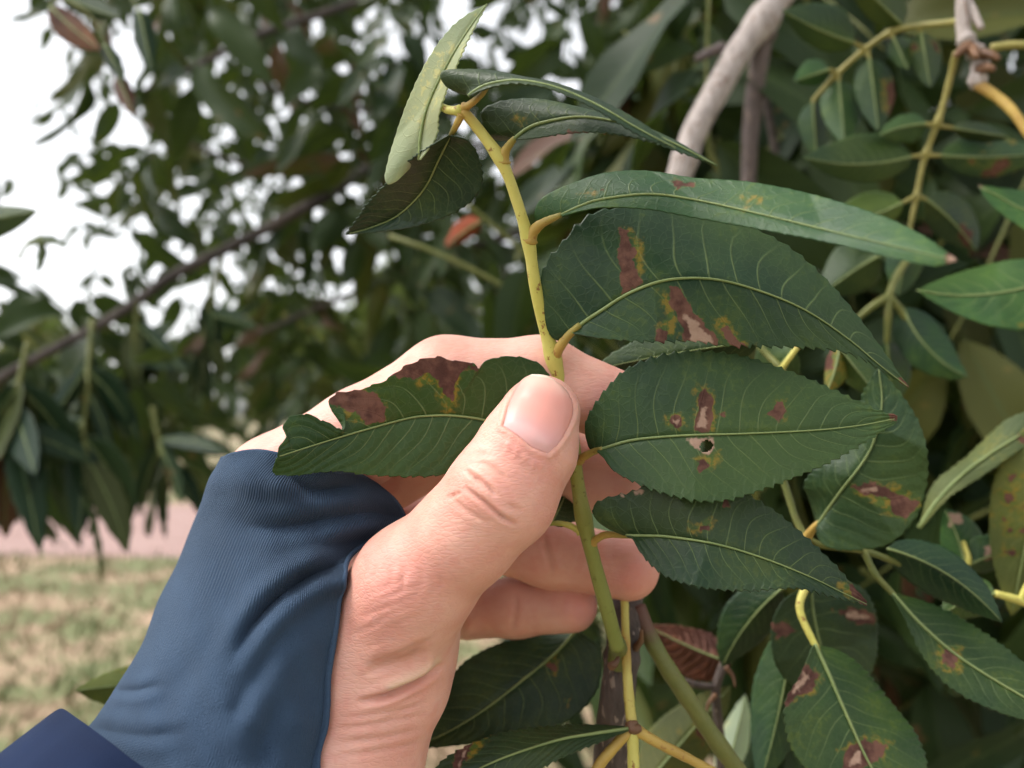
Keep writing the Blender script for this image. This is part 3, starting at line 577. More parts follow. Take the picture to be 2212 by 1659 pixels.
def surface_nets(fn, lo, hi, h):
    ax = [np.arange(l, u + h, h, dtype=np.float32) for l, u in zip(lo, hi)]
    c = 4; cax = [np.arange(l, u + h * (c + 1), h * c, dtype=np.float32) for l, u in zip(lo, hi)]
    cg = np.stack(np.meshgrid(*cax, indexing='ij'), -1); cs = fn(cg)
    ii = [np.clip(np.round((a - a[0]) / (h * c)).astype(int), 0, len(ca) - 1) for a, ca in zip(ax, cax)]
    S = cs[np.ix_(*ii)].astype(np.float32); near = np.abs(S) < h * c * 1.15
    loc = np.nonzero(near); pts = np.stack([ax[k][loc[k]] for k in range(3)], -1); val = np.empty(len(pts), np.float32)
    for i0 in range(0, len(pts), 200000): val[i0:i0 + 200000] = fn(pts[i0:i0 + 200000])
    S[loc] = val
    nx, ny, nz = S.shape; ins = S < 0
    acc = np.zeros((nx - 1, ny - 1, nz - 1, 3), np.float32); cnt = np.zeros((nx - 1, ny - 1, nz - 1), np.float32)
    C = lambda i, j, k: S[i:nx - 1 + i, j:ny - 1 + j, k:nz - 1 + k]
    for a in range(3):
        for o1 in (0, 1):
            for o2 in (0, 1):
                b = [0, 0, 0]; others = [x for x in range(3) if x != a]; b[others[0]] = o1; b[others[1]] = o2; e = list(b); e[a] = 1
                s0, s1 = C(*b), C(*e); m = (s0 < 0) != (s1 < 0); t = np.where(m, s0 / np.where(m, s0 - s1, 1), 0)
                acc[..., a] += np.where(m, t, 0); acc[..., others[0]] += m * o1; acc[..., others[1]] += m * o2; cnt += m
    act = cnt > 0; idx = np.full(act.shape, -1, np.int64); idx[act] = np.arange(act.sum())
    cell = np.stack(np.nonzero(act), -1); V = np.array(lo, np.float32) + h * (cell + acc[act] / cnt[act][:, None])
    Q = []
    for a in range(3):
        o = [x for x in range(3) if x != a]
        sl0 = [slice(1, -1)] * 3; sl0[a] = slice(0, -1); sl1 = list(sl0); sl1[a] = slice(1, None)
        A_, B_ = ins[tuple(sl0)], ins[tuple(sl1)]; e = np.stack(np.nonzero(A_ != B_), -1); flip = A_[A_ != B_]
        base = e.copy(); base[:, o[0]] += 1; base[:, o[1]] += 1
        def cidx(d0, d1):
            c = base.copy(); c[:, o[0]] -= d0; c[:, o[1]] -= d1; return idx[c[:, 0], c[:, 1], c[:, 2]]
        q = np.stack([cidx(1, 1), cidx(0, 1), cidx(0, 0), cidx(1, 0)], -1)
        if a == 1: flip = ~flip
        q[~flip] = q[~flip][:, ::-1]; Q.append(q)
    Q = np.vstack(Q); Q = Q[(Q >= 0).all(1)]
    return V, Q
def cam2world(X):                                     # mm camera space -> metres world
    X = np.asarray(X, float) / 1000.0; return CAM + X[:, :1] * RT - X[:, 1:2] * UP + X[:, 2:3] * FW
def world2cam(X):
    Y = (np.asarray(X, float) - CAM) * 1000.0; return np.stack([Y @ RT, -(Y @ UP), Y @ FW], 1).astype(np.float32)
def sdf_grad(p, e=0.4):
    g = np.stack([hand_sdf(p + np.eye(3, dtype=np.float32)[i] * e) - hand_sdf(p - np.eye(3, dtype=np.float32)[i] * e) for i in range(3)], -1); return g / (np.linalg.norm(g, axis=-1, keepdims=True) + 1e-9)
def march(u, v, z0=120.0, steps=40):
    """depth (mm) at which the sight line through a pixel meets the hand"""
    u = np.asarray(u, np.float32); v = np.asarray(v, np.float32); z = np.full(u.shape, z0, np.float32)
    for _ in range(steps):
        p = np.stack([(u - W / 2) / F * z, (v - H / 2) / F * z, z], -1); z = z + np.clip(hand_sdf(p), -2, 6) * 0.9
    return np.where(z < 300, z, np.nan)
HV, HQ = surface_nets(hand_sdf, (-92, -22, 126), (46, 108, 240), 0.9)
HV = HV.astype(np.float32); _pr = hand_sdf(HV); HV = HV - sdf_grad(HV) * _pr[:, None]
def split_quads(V, Q):
    """every quad into four; the new points are drawn onto the distance field afterwards"""
    E = np.stack([Q, np.roll(Q, -1, 1)], -1).reshape(-1, 2); E.sort(1); key = E[:, 0].astype(np.int64) * (len(V) + 1) + E[:, 1]
    uq, inv_ = np.unique(key, return_inverse=True); inv_ = inv_.reshape(-1); ev = np.stack([uq // (len(V) + 1), uq % (len(V) + 1)], 1)
    em = (V[ev[:, 0]] + V[ev[:, 1]]) / 2; fm = V[Q].mean(1); e = inv_.reshape(-1, 4) + len(V); f = np.arange(len(Q)) + len(V) + len(em)
    q = np.concatenate([np.stack([Q[:, i], e[:, i], f, e[:, i - 1]], 1) for i in range(4)]); return np.vstack([V, em, fm]).astype(np.float32), q
HV, HQ = split_quads(HV, HQ)
for _ in range(2): HV = HV - sdf_grad(HV, .5) * hand_sdf(HV)[:, None]
hand_me = mesh_np('person', cam2world(HV), HQ)
n = len(hand_me.vertices); co = np.empty(n * 3, np.float32); hand_me.vertices.foreach_get('co', co); co = co.reshape(-1, 3)
nm = np.empty(n * 3, np.float32); hand_me.vertices.foreach_get('normal', nm); nm = nm.reshape(-1, 3)
hc = world2cam(co); hu, hvv = hc[:, 0] / hc[:, 2] * F + W / 2, hc[:, 1] / hc[:, 2] * F + H / 2
view = co - CAM; view /= np.linalg.norm(view, axis=1)[:, None]; facing = -(nm * view).sum(1)
front = (facing > -0.35)
isthumb = front & (hc[:, 2] < 163)
disp = np.zeros(n); crease = np.zeros(n); red = np.zeros(n); tendon = np.zeros(n)
def line(poly, depth, width, col=0.5, mask=None, ridge=0.35):
    """a crease: a groove of depth mm and width px with a soft swelling on both sides"""
    m = front if mask is None else mask; c = cr(poly, 16); pad = 5 * abs(width) + 5
    k = np.nonzero(m & (hu > c[:, 0].min() - pad) & (hu < c[:, 0].max() + pad) & (hvv > c[:, 1].min() - pad) & (hvv < c[:, 1].max() + pad))[0]
    d, t = seg_dist(hu[k], hvv[k], c); fade = np.clip(np.minimum(t, 1 - t) * 4, 0, 1) ** .8
    g = np.exp(-(d / width) ** 2) * fade; disp[k] -= depth * g; disp[k] += depth * ridge * np.exp(-((d - width * 2.0) / (width * 1.3)) ** 2) * fade
    crease[k] = np.maximum(crease[k], col * g)
NAIL_L = [(1087, 921), (1091, 906), (1096, 886), (1104, 862), (1116, 838), (1131, 820), (1150, 810)]
NAIL_R = [(1184, 980), (1210, 953), (1229, 918), (1238, 888), (1233, 862), (1216, 838), (1194, 821)]
NAIL_B = [(1087, 921), (1120, 943), (1149, 967), (1184, 980)]; NAIL_T = [(1150, 810), (1176, 812), (1194, 821)]
nailpoly = np.vstack([cr(NAIL_B, 20), cr(NAIL_R, 30), cr(NAIL_T, 10)[::-1], cr(NAIL_L, 30)[::-1]])
T_ = isthumb
line([(1001, 1014), (1028, 1032), (1055, 1052), (1076, 1074)], .62, 4.5, .7, T_)
line([(1033, 999), (1055, 1004), (1078, 1021), (1098, 1040)], .32, 5, .45, T_)
line([(1000, 1050), (1012, 1060), (1042, 1081), (1071, 1106), (1091, 1121), (1118, 1136)], .75, 5, .85, T_)
line([(974, 1074), (1001, 1098), (1030, 1116), (1060, 1136)], .24, 6, .35, T_)
line([(1096, 1088), (1112, 1097), (1130, 1101)], .25, 5, .35, T_)
line([(966, 1075), (978, 1071), (998, 1064)], .3, 4, .6, T_)
line([(1000, 985), (1030, 978), (1060, 990)], .15, 6, .2, T_)
for k in range(5): line([(1092 + 18 * k, 945 + 13 * k), (1086 + 17 * k, 975 + 12 * k)], .10, 5, .15, T_)
wr = np.random.default_rng(3)
for k in range(8):                                     # fine folds of the thumb root
    x = 792 + 22 * k + wr.uniform(-8, 8); y = 1205 + 5 * k + wr.uniform(-12, 12); h_ = wr.uniform(35, 75); line([(x, y), (x + wr.uniform(-2, 8), y + h_ * .5), (x + wr.uniform(-14, 2), y + h_)], wr.uniform(.05, .13), wr.uniform(5, 8), .25, T_)
for k in range(26):                                    # slanting wrinkles of the ball of the thumb
    y = 1290 + 12 * k + wr.uniform(-6, 6); x = wr.uniform(735, 860); l_ = wr.uniform(50, 120); line([(x, y), (x + l_ * .5, y - l_ * .2 + wr.uniform(-5, 5)), (x + l_, y - l_ * .42)], wr.uniform(.04, .12), wr.uniform(4.5, 7.5), .16)
line([(925, 1398), (880, 1424), (841, 1433), (790, 1452)], .9, 15, .5)
line([(962, 1432), (950, 1441), (917, 1463), (879, 1483), (841, 1502), (803, 1511), (770, 1517)], 1.25, 7, .85)
line([(944, 1402), (917, 1440), (870, 1466), (820, 1485)], -.55, 11, 0)
tendon += np.exp(-(seg_dist(hu, hvv, [(945, 1425), (917, 1443), (880, 1462), (845, 1480)])[0] / 11) ** 2) * front
for y0, dp in ((1560, .3), (1592, .25), (1620, .2), (1540, .2)):
    line([(720, y0 + 14), (790, y0 + 6), (860, y0 - 6), (925, y0 - 22)], dp, 6, .35)
# finger joints seen from the palm side
nt_ = front & ~isthumb
line([(1175, 1150), (1182, 1185), (1192, 1225), (1194, 1250)], .28, 7, .4, nt_)
line([(1110, 1280), (1116, 1310), (1110, 1345), (1106, 1370)], .25, 7, .35, nt_)
line([(965, 1090), (975, 1130), (975, 1170)], .5, 8, .5, nt_)
line([(1150, 950), (1165, 985), (1160, 1030)], .4, 7, .4, nt_)
line([(1000, 1330), (1000, 1360), (992, 1395)], .4, 8, .4, nt_)
line([(1190, 790), (1194, 830), (1186, 880)], .35, 7, .4, nt_)
line([(560, 975), (600, 940), (640, 925)], .15, 7, .15, nt_); line([(930, 775), (985, 768), (1040, 778)], .16, 5, .15, nt_); line([(940, 790), (1000, 786), (1060, 795)], .14, 5, .15, nt_)
# nail bed: a shallow seat with raised folds round it
dn, _ = seg_dist(hu, hvv, nailpoly, True); inn = inside(hu, hvv, nailpoly); low = np.clip((hvv - 842) / 30, 0, 1)
disp += np.where(inn & T_, -0.55 * np.clip(dn / 7, 0, 1), 0) + np.where(~inn & T_, .42 * np.exp(-((dn - 6) / 6) ** 2) * low, 0)
crease = np.maximum(crease, .45 * np.exp(-(dn / 3.5) ** 2) * T_ * low)
disp += .35 * np.exp(-(seg_dist(hu, hvv, [(1100, 960), (1130, 985), (1160, 1005)])[0] / 14) ** 2) * T_
def blob(c, r, a): red[:] += a * np.exp(-(((hu - c[0]) ** 2 + (hvv - c[1]) ** 2) / r ** 2))
for c, r, a in (((850, 1262), 75, .6), ((930, 1230), 60, .3), ((1105, 965), 32, .6), ((1165, 1000), 30, .6), ((1130, 990), 45, .3), ((1375, 1245), 55, .9), ((1255, 1315), 45, .8), ((1150, 1220), 60, .35), ((1320, 860), 60, .55),
                ((1330, 1050), 60, .5), ((1225, 870), 20, .25), ((780, 1330), 60, .2), ((870, 1540), 80, .35), ((1090, 1060), 40, .3), ((560, 960), 70, .25), ((760, 840), 90, .25), ((1000, 1060), 60, .1), ((1200, 1130), 60, .2)): blob(c, r, a)
_ph = hu * .013 + hvv * .017
red += .12 * np.sin(_ph * 2.1 + np.sin(hvv * .021) * 2) * np.sin(hu * .019 + 1.3) ** 2
co = co + nm * (disp / 1000.0)[:, None]; hand_me.vertices.foreach_set('co', np.ascontiguousarray(co, np.float32).ravel())
hand_me.polygons.foreach_set('use_smooth', np.ones(len(hand_me.polygons), bool)); hand_me.update()
attr(hand_me, 'skin', np.stack([np.clip(red, 0, 1), np.clip(crease, 0, 1), np.clip(tendon, 0, 1)], 1))
hand = obj('person', hand_me, M['skin'])
tag(hand, 'left hand with bare thumb and fingers pinching a leaf stem, wrist in a blue sleeve', 'person')
# thumb nail
def nail():
    nt, ns = 34, 26; L = cr(NAIL_L, nt); Rr = cr(NAIL_R, nt); B = cr(NAIL_B, ns); Tt = cr(NAIL_T, ns)
    t = np.linspace(0, 1, nt)[:, None, None]; s = np.linspace(0, 1, ns)[None, :, None]
    G = (1 - s) * L[:, None] + s * Rr[:, None] + (1 - t) * B[None] + t * Tt[None] - ((1 - s) * (1 - t) * L[0] + s * (1 - t) * Rr[0] + (1 - s) * t * L[-1] + s * t * Rr[-1])
    z = march(G[..., 0], G[..., 1])
    k = int(nt * .72)                                  # beyond the quick the plate runs on straight while the fingertip rounds off
    tt = np.linspace(0, 1, nt); ref = z[int(nt * .45):k].copy(); z = np.where(np.isnan(z), 300, z)
    sl = (z[k] - z[int(nt * .45)]) / (tt[k] - tt[int(nt * .45)])
    for i in range(k + 1, nt): z[i] = np.minimum(z[i], z[k] + sl * (tt[i] - tt[k]) + 14 * (tt[i] - tt[k]) ** 2)
    sc_ = np.linspace(-1, 1, ns)[None, :]; edge = np.clip((1 - np.abs(sc_)) * 4, 0, 1) * np.clip(np.linspace(0, 1, nt)[:, None] * 9, 0, 1)
    med = np.median(z[:, 4:-4], axis=1)[:, None]; z = np.minimum(z, med + 6.5)
    z = z + .25 - .42 * edge
    V = cam2world(np.stack([(G[..., 0] - W / 2) / F * z, (G[..., 1] - H / 2) / F * z, z], -1).reshape(-1, 3))
    me = mesh_np('thumb_nail', V, grid_faces(nt, ns)); attr(me, 'nl', np.stack([np.repeat(tt, ns), np.tile(np.linspace(-1, 1, ns), nt)], 1))
    o = obj('thumb_nail', me, M['nail'], hand); md = o.modifiers.new('thick', 'SOLIDIFY'); md.thickness = .0004; md.offset = 0
    return o
nail()['label'] = 'short pink glossy thumb nail'
# ------------------------------------------------------------------ sleeve with a thumb hole, and the jacket cuff over it
ROWS = [
 [(860,2000,150),(700,2000,122),(450,2000,114),(220,2000,120),(70,2000,136),(-40,2000,158),(60,2000,190),(420,2000,208),(860,2000,168)],
 [(700,1800,140),(590,1800,131),(440,1795,129),(300,1790,132),(165,1780,145),(80,1780,165),(160,1790,194),(440,1800,207),(830,1800,190)],
 [(700,1655,146),(615,1655,139.5),(500,1650,136.5),(375,1640,138.5),(250,1620,149),(168,1610,168),(235,1630,197),(450,1650,209),(700,1659,200)],
 [(716,1555,147.5),(635,1555,142),(525,1550,139),(405,1545,142),(285,1535,153),(214,1548,170),(280,1560,200),(470,1560,213),(715,1560,205)],
 [(724,1470,148.5),(645,1470,144),(545,1466,141.5),(435,1460,145),(320,1455,156),(255,1485,173),(320,1480,203),(485,1480,217),(722,1480,211)],
 [(735,1385,149),(665,1385,145.5),(575,1380,143.5),(475,1372,147),(362,1365,159),(310,1395,176),(365,1400,207),(505,1400,222),(735,1400,221)],
 [(743,1310,149.5),(680,1308,147),(600,1302,146),(510,1294,150),(400,1285,162),(345,1300,180),(405,1320,211),(530,1330,227),(742,1340,230)],
 [(753,1222,151),(695,1228,149),(625,1222,149.5),(540,1212,153),(435,1200,165),(385,1222,184),(445,1240,214),(560,1260,232),(750,1300,238)],
 [(835,1186,169),(742,1178,158),(660,1164,153),(565,1150,154.5),(465,1138,164),(411,1155,186),(470,1170,216),(580,1200,234),(760,1270,242)],
 [(872,1128,168),(795,1112,160),(697,1102,156),(596,1090,154),(498,1080,158.5),(437,1090,178),(495,1110,214),(600,1150,234),(720,1230,244)],
 [(856,1086,166),(778,1066,160),(697,1056,156),(606,1042,153.5),(512,1032,157),(456,1034,172),(512,1060,210),(610,1110,232),(690,1190,244)],
 [(812,1047,164),(770,1025,160),(716,1016,155.5),(645,995,156),(556,975,158.5),(485,992,168),(530,1030,206),(615,1080,228),(670,1150,242)],
]
def bicubic(rows, nr, nc):
    A = np.array(rows, float)
    cols = np.stack([np.stack([np.interp(np.linspace(0, 1, nc), np.linspace(0, 1, 41), cr1(A[i, :, k], 41)) for k in range(3)], -1) for i in range(A.shape[0])])
    return np.stack([np.stack([cr1(cols[:, j, k], nr) for k in range(3)], -1) for j in range(nc)], 1)
def cr1(y, n):
    y = np.asarray(y, float); e = np.r_[2 * y[0] - y[1], y, 2 * y[-1] - y[-2]]; x = np.linspace(0, len(y) - 1, n); i = np.minimum(x.astype(int), len(y) - 2); t = x - i
    a, b, c, d = e[i], e[i + 1], e[i + 2], e[i + 3]; return .5 * (2 * b + (c - a) * t + (2 * a - 5 * b + 4 * c - d) * t**2 + (3 * b - a - 3 * c + d) * t**3)
NR, NC = 300, 200
S = bicubic(ROWS, NR, NC)
su, sv, sz = S[..., 0], S[..., 1], S[..., 2]
frontc = (np.arange(NC)[None, :] / (NC - 1)) < .62
def fold(poly, depth, width, side=0.0):
    """soft valley (mm) along a line on the near face of the sleeve"""
    global sz
    d, t = seg_dist(su, sv, cr(poly, 30)); fade = np.clip(np.minimum(t * 6 + .3, (1 - t) * 3), 0, 1)
    sz = sz + frontc * fade * depth * .72 * (np.exp(-(d / width) ** 2) - .45 * np.exp(-((d - 2.1 * width) / (1.2 * width)) ** 2))
fold([(762, 1212), (720, 1226), (680, 1240), (641, 1262), (589, 1303), (552, 1347), (520, 1400), (500, 1450)], 4.2, 17)
fold([(880, 1120), (837, 1113), (780, 1108), (720, 1118), (650, 1134), (585, 1140), (520, 1135)], 2.6, 16)
fold([(600, 1010), (640, 1040), (681, 1056), (740, 1052), (790, 1050)], 2.2, 15)
fold([(850, 1150), (800, 1160), (740, 1172), (690, 1190)], 1.6, 13)
fold([(500, 1560), (540, 1480), (580, 1410), (610, 1350)], 1.2, 20)
fold([(560, 1659), (575, 1580), (600, 1500)], .8, 20)
fold([(330, 1560), (390, 1480), (450, 1400), (500, 1330)], 1.0, 26)
fold([(245, 1490), (300, 1492), (360, 1475)], 1.8, 10)
fold([(205, 1570), (260, 1585), (340, 1590), (420, 1570)], 1.2, 14)
sz = sz + frontc * (.35 * np.sin(su * .035 + sv * .012) * np.sin(sv * .02 + 1) + .18 * np.sin(su * .08 - sv * .03))
sp3 = np.stack([(su - W / 2) / F * sz, (sv - H / 2) / F * sz, sz], -1).reshape(-1, 3).astype(np.float32)
for _ in range(3):                                     # cloth lies outside the skin
    dd = hand_sdf(sp3); push = np.clip(1.15 - dd, 0, 12)
    w_ = push > 0; sp3[w_] = sp3[w_] + sdf_grad(sp3[w_]) * push[w_][:, None]
sg = sp3.reshape(NR, NC, 3)
for _ in range(2):
    sg[1:-1, 1:-1] = .5 * sg[1:-1, 1:-1] + .125 * (sg[2:, 1:-1] + sg[:-2, 1:-1] + sg[1:-1, 2:] + sg[1:-1, :-2])
me = mesh_np('sleeve', cam2world(sg.reshape(-1, 3)), grid_faces(NR, NC))
uu = np.linspace(0, 1, NC)[None, :] * np.ones((NR, 1)); vv_ = np.linspace(0, 1, NR)[:, None] * np.ones((1, NC))
ribm = np.clip((vv_ - .46) / .2, 0.0, 1) * np.clip((.56 - uu) / .12, 0.0, 1); ribm = np.maximum(ribm, .12)
attr(me, 'cl', np.stack([(uu * 150).ravel(), vv_.ravel(), ribm.ravel()], 1))
sleeve = obj('sleeve', me, M['sleeve'], hand); md = sleeve.modifiers.new('thick', 'SOLIDIFY'); md.thickness = .0009; md.offset = 0
sleeve['label'] = 'stretchy ribbed blue sleeve pulled over the back of the hand with a thumb hole'
# hem roll along the edge of the thumb hole
hem = cam2world(sg[int(NR * .05):, 0]); V, Q = tube_np(hem, .0005, 8)
me = mesh_np('hem', V, Q); attr(me, 'cl', np.zeros((len(V), 3))); obj('hem', me, M['sleeve'], sleeve)
hem = cam2world(sg[-1, :int(NC * .7)]); V, Q = tube_np(hem, .0005, 8)
me = mesh_np('hem', V, Q); attr(me, 'cl', np.zeros((len(V), 3))); obj('hem', me, M['sleeve'], sleeve)
J0 = [(600,1880,118),(430,1735,121),(312,1659,124.5),(240,1606,130),(176,1560,142),(133,1538,160),(110,1590,200),(300,1720,222),(600,1830,205)]
JR = [[(u - 155 * k * (1 + .08 * k), v + 118 * k * (1 + .1 * k), z - 4 * k) for (u, v, z) in J0] for k in (0, .35, 1, 2, 3)]
Jg = bicubic(JR, 60, 120); ju, jv, jz = Jg[..., 0], Jg[..., 1], Jg[..., 2]
jz = jz + .5 * np.sin(ju * .03 + jv * .045) * np.linspace(0, 1, 60)[:, None]
me = mesh_np('jacket_cuff', cam2world(np.stack([(ju - W / 2) / F * jz, (jv - H / 2) / F * jz, jz], -1).reshape(-1, 3)), grid_faces(60, 120))
attr(me, 'cl', np.stack([np.tile(np.linspace(0, 1, 120), 60), np.repeat(np.linspace(0, 1, 60), 120), np.zeros(7200)], 1))
jk = obj('jacket_cuff', me, M['jacket'], hand); md = jk.modifiers.new('thick', 'SOLIDIFY'); md.thickness = .0016; md.offset = 0
jk['label'] = 'plain navy blue jacket cuff round the forearm'

ax_ = np.array([(-118, 122, 152), (-140, 165, 125), (-172, 220, 78), (-200, 275, 20), (-215, 300, -60), (-190, 270, -170), (-150, 200, -270)], float)
ax_ = np.stack([cr1(ax_[:, k], 40) for k in range(3)], 1); V, Q = tube_np(cam2world(ax_), (np.linspace(38, 62, 40) + 1.6 * np.sin(np.arange(40) * 1.1)) / 1000, 28)
me = mesh_np('jacket_sleeve', V, Q); attr(me, 'cl', np.zeros((len(V), 3))); obj('jacket_sleeve', me, M['jacket'], hand)
# ------------------------------------------------------------------ the shoot held between thumb and fingers
shoot = thing('leafy_shoot', P(1335, 1400, .172), 'leafy shoot with yellow stem and blotched leaflets pinched between thumb and fingers', 'leafy twig')
stalk(shoot, [(1000, 238, 146), (1042, 290, 147), (1085, 352, 148), (1115, 430, 150), (1141, 520, 152), (1155, 610, 154), (1172, 690, 156), (1196, 775, 158), (1214, 850, 160), (1235, 950, 161), (1248, 1045, 162), (1262, 1125, 162.5), (1285, 1220, 163.5), (1310, 1310, 165), (1334, 1400, 168)],
      11, 17, 'stem', n=120, ns=14, knobs=((.105, 4), (.26, 4), (.47, 5), (.63, 2), (.76, 3)), grad=[(0, [0, .03, .06, 1], [.8, .3, 0, 0]), (1, [0, .5, .62, .8, 1], [0, 0, .45, .75, .9])])
def pet(pts, r0=8, r1=6, mat='stem_orange'): return stalk(shoot, pts, r0 + 1, r1, mat, 'leaf_stalk', 20, knobs=((.06, 3.5),), grad=[(1, [0, .4, .8, 1], [0, .1, .5, .6])])
# pale underside leaf, top left
pet([(1000, 240, 146), (970, 238, 147), (945, 232, 149), (922, 270, 151), (908, 335, 151)], 9, 6, 'stem')
leaf(shoot, [(906, 345), (908, 300), (920, 240), (950, 170), (998, 85), (1052, 8)], [(900, 348), (850, 395), (832, 385), (850, 310), (885, 210), (930, 120), (985, 50), (1052, 8)], [(908, 345), (935, 310), (945, 285), (950, 240), (975, 170), (1010, 90), (1052, 8)], [151, 149, 146, 144], [3, 5, 3, 0], [2, 4, 3, 0], 'leaf_under', nt=90, N=12, rib=(4.5, 1.2), tooth=4, wave=0.0, label='pale grey-green leaflet showing its underside')
# dark hanging leaf below it
pet([(998, 246, 146), (988, 266, 147), (974, 292, 150)], 8, 6)
leaf(shoot, [(972, 294), (948, 345), (915, 410), (860, 465), (800, 492), (748, 506)], [(970, 292), (925, 318), (880, 350), (830, 400), (790, 445), (748, 506)], [(975, 293), (1012, 305), (1036, 345), (1040, 405), (990, 455), (900, 488), (820, 500), (748, 506)], [150, 158, 166, 170], [-4, -6, -4, 0], [4, 7, 5, 0], 'leaf', nt=90, N=12, tooth=5, rib=(3, 1), label='dark leaflet hanging down with its tip to the left')
# top narrow leaf
pet([(1002, 234, 146), (1020, 222, 144), (1040, 205, 142), (1052, 190, 140)], 8, 5)
leaf(shoot, [(1012, 207), (1035, 190), (1065, 179), (1120, 173), (1200, 188), (1290, 226), (1380, 278), (1460, 320)], [(1010, 205), (980, 196), (957, 178), (955, 155), (1000, 150), (1060, 153), (1130, 166), (1200, 180), (1290, 214), (1380, 262), (1460, 320)], [(1014, 208), (1040, 196), (1075, 186), (1125, 181), (1200, 196), (1290, 238), (1380, 292), (1460, 320)], [141, 135, 130, 126], [5, 6, 5, 0], [-2, -3, -2, 0], 'leaf', nt=100, N=14, rib=(4, 1.2), wave=0.0, label='narrow leaflet arching over the top of the stem')
# second pair
pet([(1087, 352, 148), (1092, 326, 147), (1112, 298, 145)], 13, 6)
leaf(shoot, [(1112, 299), (1135, 280), (1170, 265), (1250, 252), (1330, 262), (1400, 285), (1470, 316), (1550, 358)], [(1106, 304), (1075, 302), (1048, 290), (1040, 262), (1043, 236), (1090, 218), (1160, 214), (1250, 232), (1350, 258), (1450, 300), (1550, 358)], [(1114, 302), (1160, 298), (1230, 288), (1300, 287), (1380, 300), (1450, 322), (1550, 358)], [145, 138, 132, 127], [5, 7, 5, 0], [-1, -3, -2, 0], 'leaf', nt=110, N=14, rib=(4.2, 1.3), spots=[[(1225, 282), (1262, 284), (1310, 296), (1300, 306), (1262, 296), (1230, 292)]], yellow=[[(1110, 248), (1160, 252), (1158, 262), (1120, 262)]], wave=0.0, label='arched leaflet with a faint brown streak near the top of the stem')
# long leaf sweeping to the right, sky sheen put into its lighter green
pet([(1143, 524, 152), (1152, 500, 151), (1172, 482, 149.5), (1212, 464, 147)], 14, 6)
leaf(shoot, [(1212, 464), (1255, 444), (1300, 430), (1400, 419), (1500, 431), (1650, 464), (1850, 512), (2062, 562)], [(1205, 466), (1175, 484), (1160, 480), (1156, 455), (1175, 425), (1240, 395), (1310, 374), (1400, 370), (1500, 385), (1620, 394), (1760, 422), (1900, 466), (1990, 508), (2066, 562)], [(1214, 467), (1260, 455), (1310, 448), (1400, 452), (1500, 470), (1650, 497), (1800, 526), (1950, 562), (2020, 574), (2066, 563)], [147, 137, 121, 98], [5, 8, 7, 2], [-2, -4, -3, 0], 'leaf_bright2', nt=150, N=17, vs=.10, rib=(3.4, 1.0), teeth=34, tooth=2.2, spots=[[(1450, 392), (1500, 392), (1498, 402), (1460, 408)], [(1285, 408), (1310, 408), (1305, 414), (1285, 414)], [(2040, 545), (2066, 545), (2066, 580), (2045, 575)]], tan=[[(2046, 546), (2070, 546), (2070, 582), (2050, 576)]], yellow=[[(1240, 420), (1300, 405), (1290, 425)], [(1600, 425), (1640, 420), (1650, 440), (1610, 450)]], wave=0.0, label='long leaflet sweeping right with a withered tan tip')
# the large blotched leaf
pet([(1197, 776, 158), (1208, 752, 156), (1228, 725, 154), (1252, 702, 152)], 12, 7)
leaf(shoot, [(1236, 718), (1262, 695), (1300, 670), (1360, 633), (1440, 605), (1540, 603), (1640, 628), (1740, 670), (1830, 730), (1900, 788), (1962, 836)],
     [(1230, 722), (1205, 735), (1184, 715), (1166, 660), (1166, 610), (1182, 565), (1205, 535), (1255, 480), (1300, 455), (1400, 448), (1550, 468), (1680, 520), (1770, 590), (1850, 680), (1905, 755), (1962, 836)],
     [(1240, 721), (1300, 731), (1400, 738), (1500, 737), (1560, 746), (1650, 748), (1750, 752), (1840, 765), (1905, 800), (1962, 836)], [153, 148, 148, 150, 150], [3, 5, 8, 6, 0], [2, 2, 1, 1, 0], 'leaf', nt=260, ns=56, N=15, vs=.085, vb=.03, rib=(4.4, 1.2), teeth=32, tooth=8,
     spots=[[(1338, 492), (1352, 500), (1372, 545), (1366, 560), (1388, 612), (1345, 632), (1336, 560)], [(1442, 618), (1462, 618), (1480, 645), (1500, 678), (1552, 728), (1548, 744), (1480, 742), (1466, 690), (1448, 650)], [(1416, 728), (1426, 712), (1442, 716), (1440, 744), (1418, 744)], [(1556, 712), (1572, 706), (1590, 735), (1620, 752), (1580, 750)], [(1944, 818), (1970, 838), (1955, 842)]],
     tan=[[(1474, 680), (1492, 682), (1540, 730), (1536, 742), (1494, 740)]], yellow=[[(1352, 492), (1390, 530), (1388, 620), (1372, 590), (1374, 548)], [(1418, 618), (1448, 640), (1470, 720), (1450, 738), (1420, 700), (1440, 690)], [(1540, 690), (1566, 690), (1600, 730), (1630, 752), (1560, 730)]], label='largest leaflet, with brown blotches between its veins')
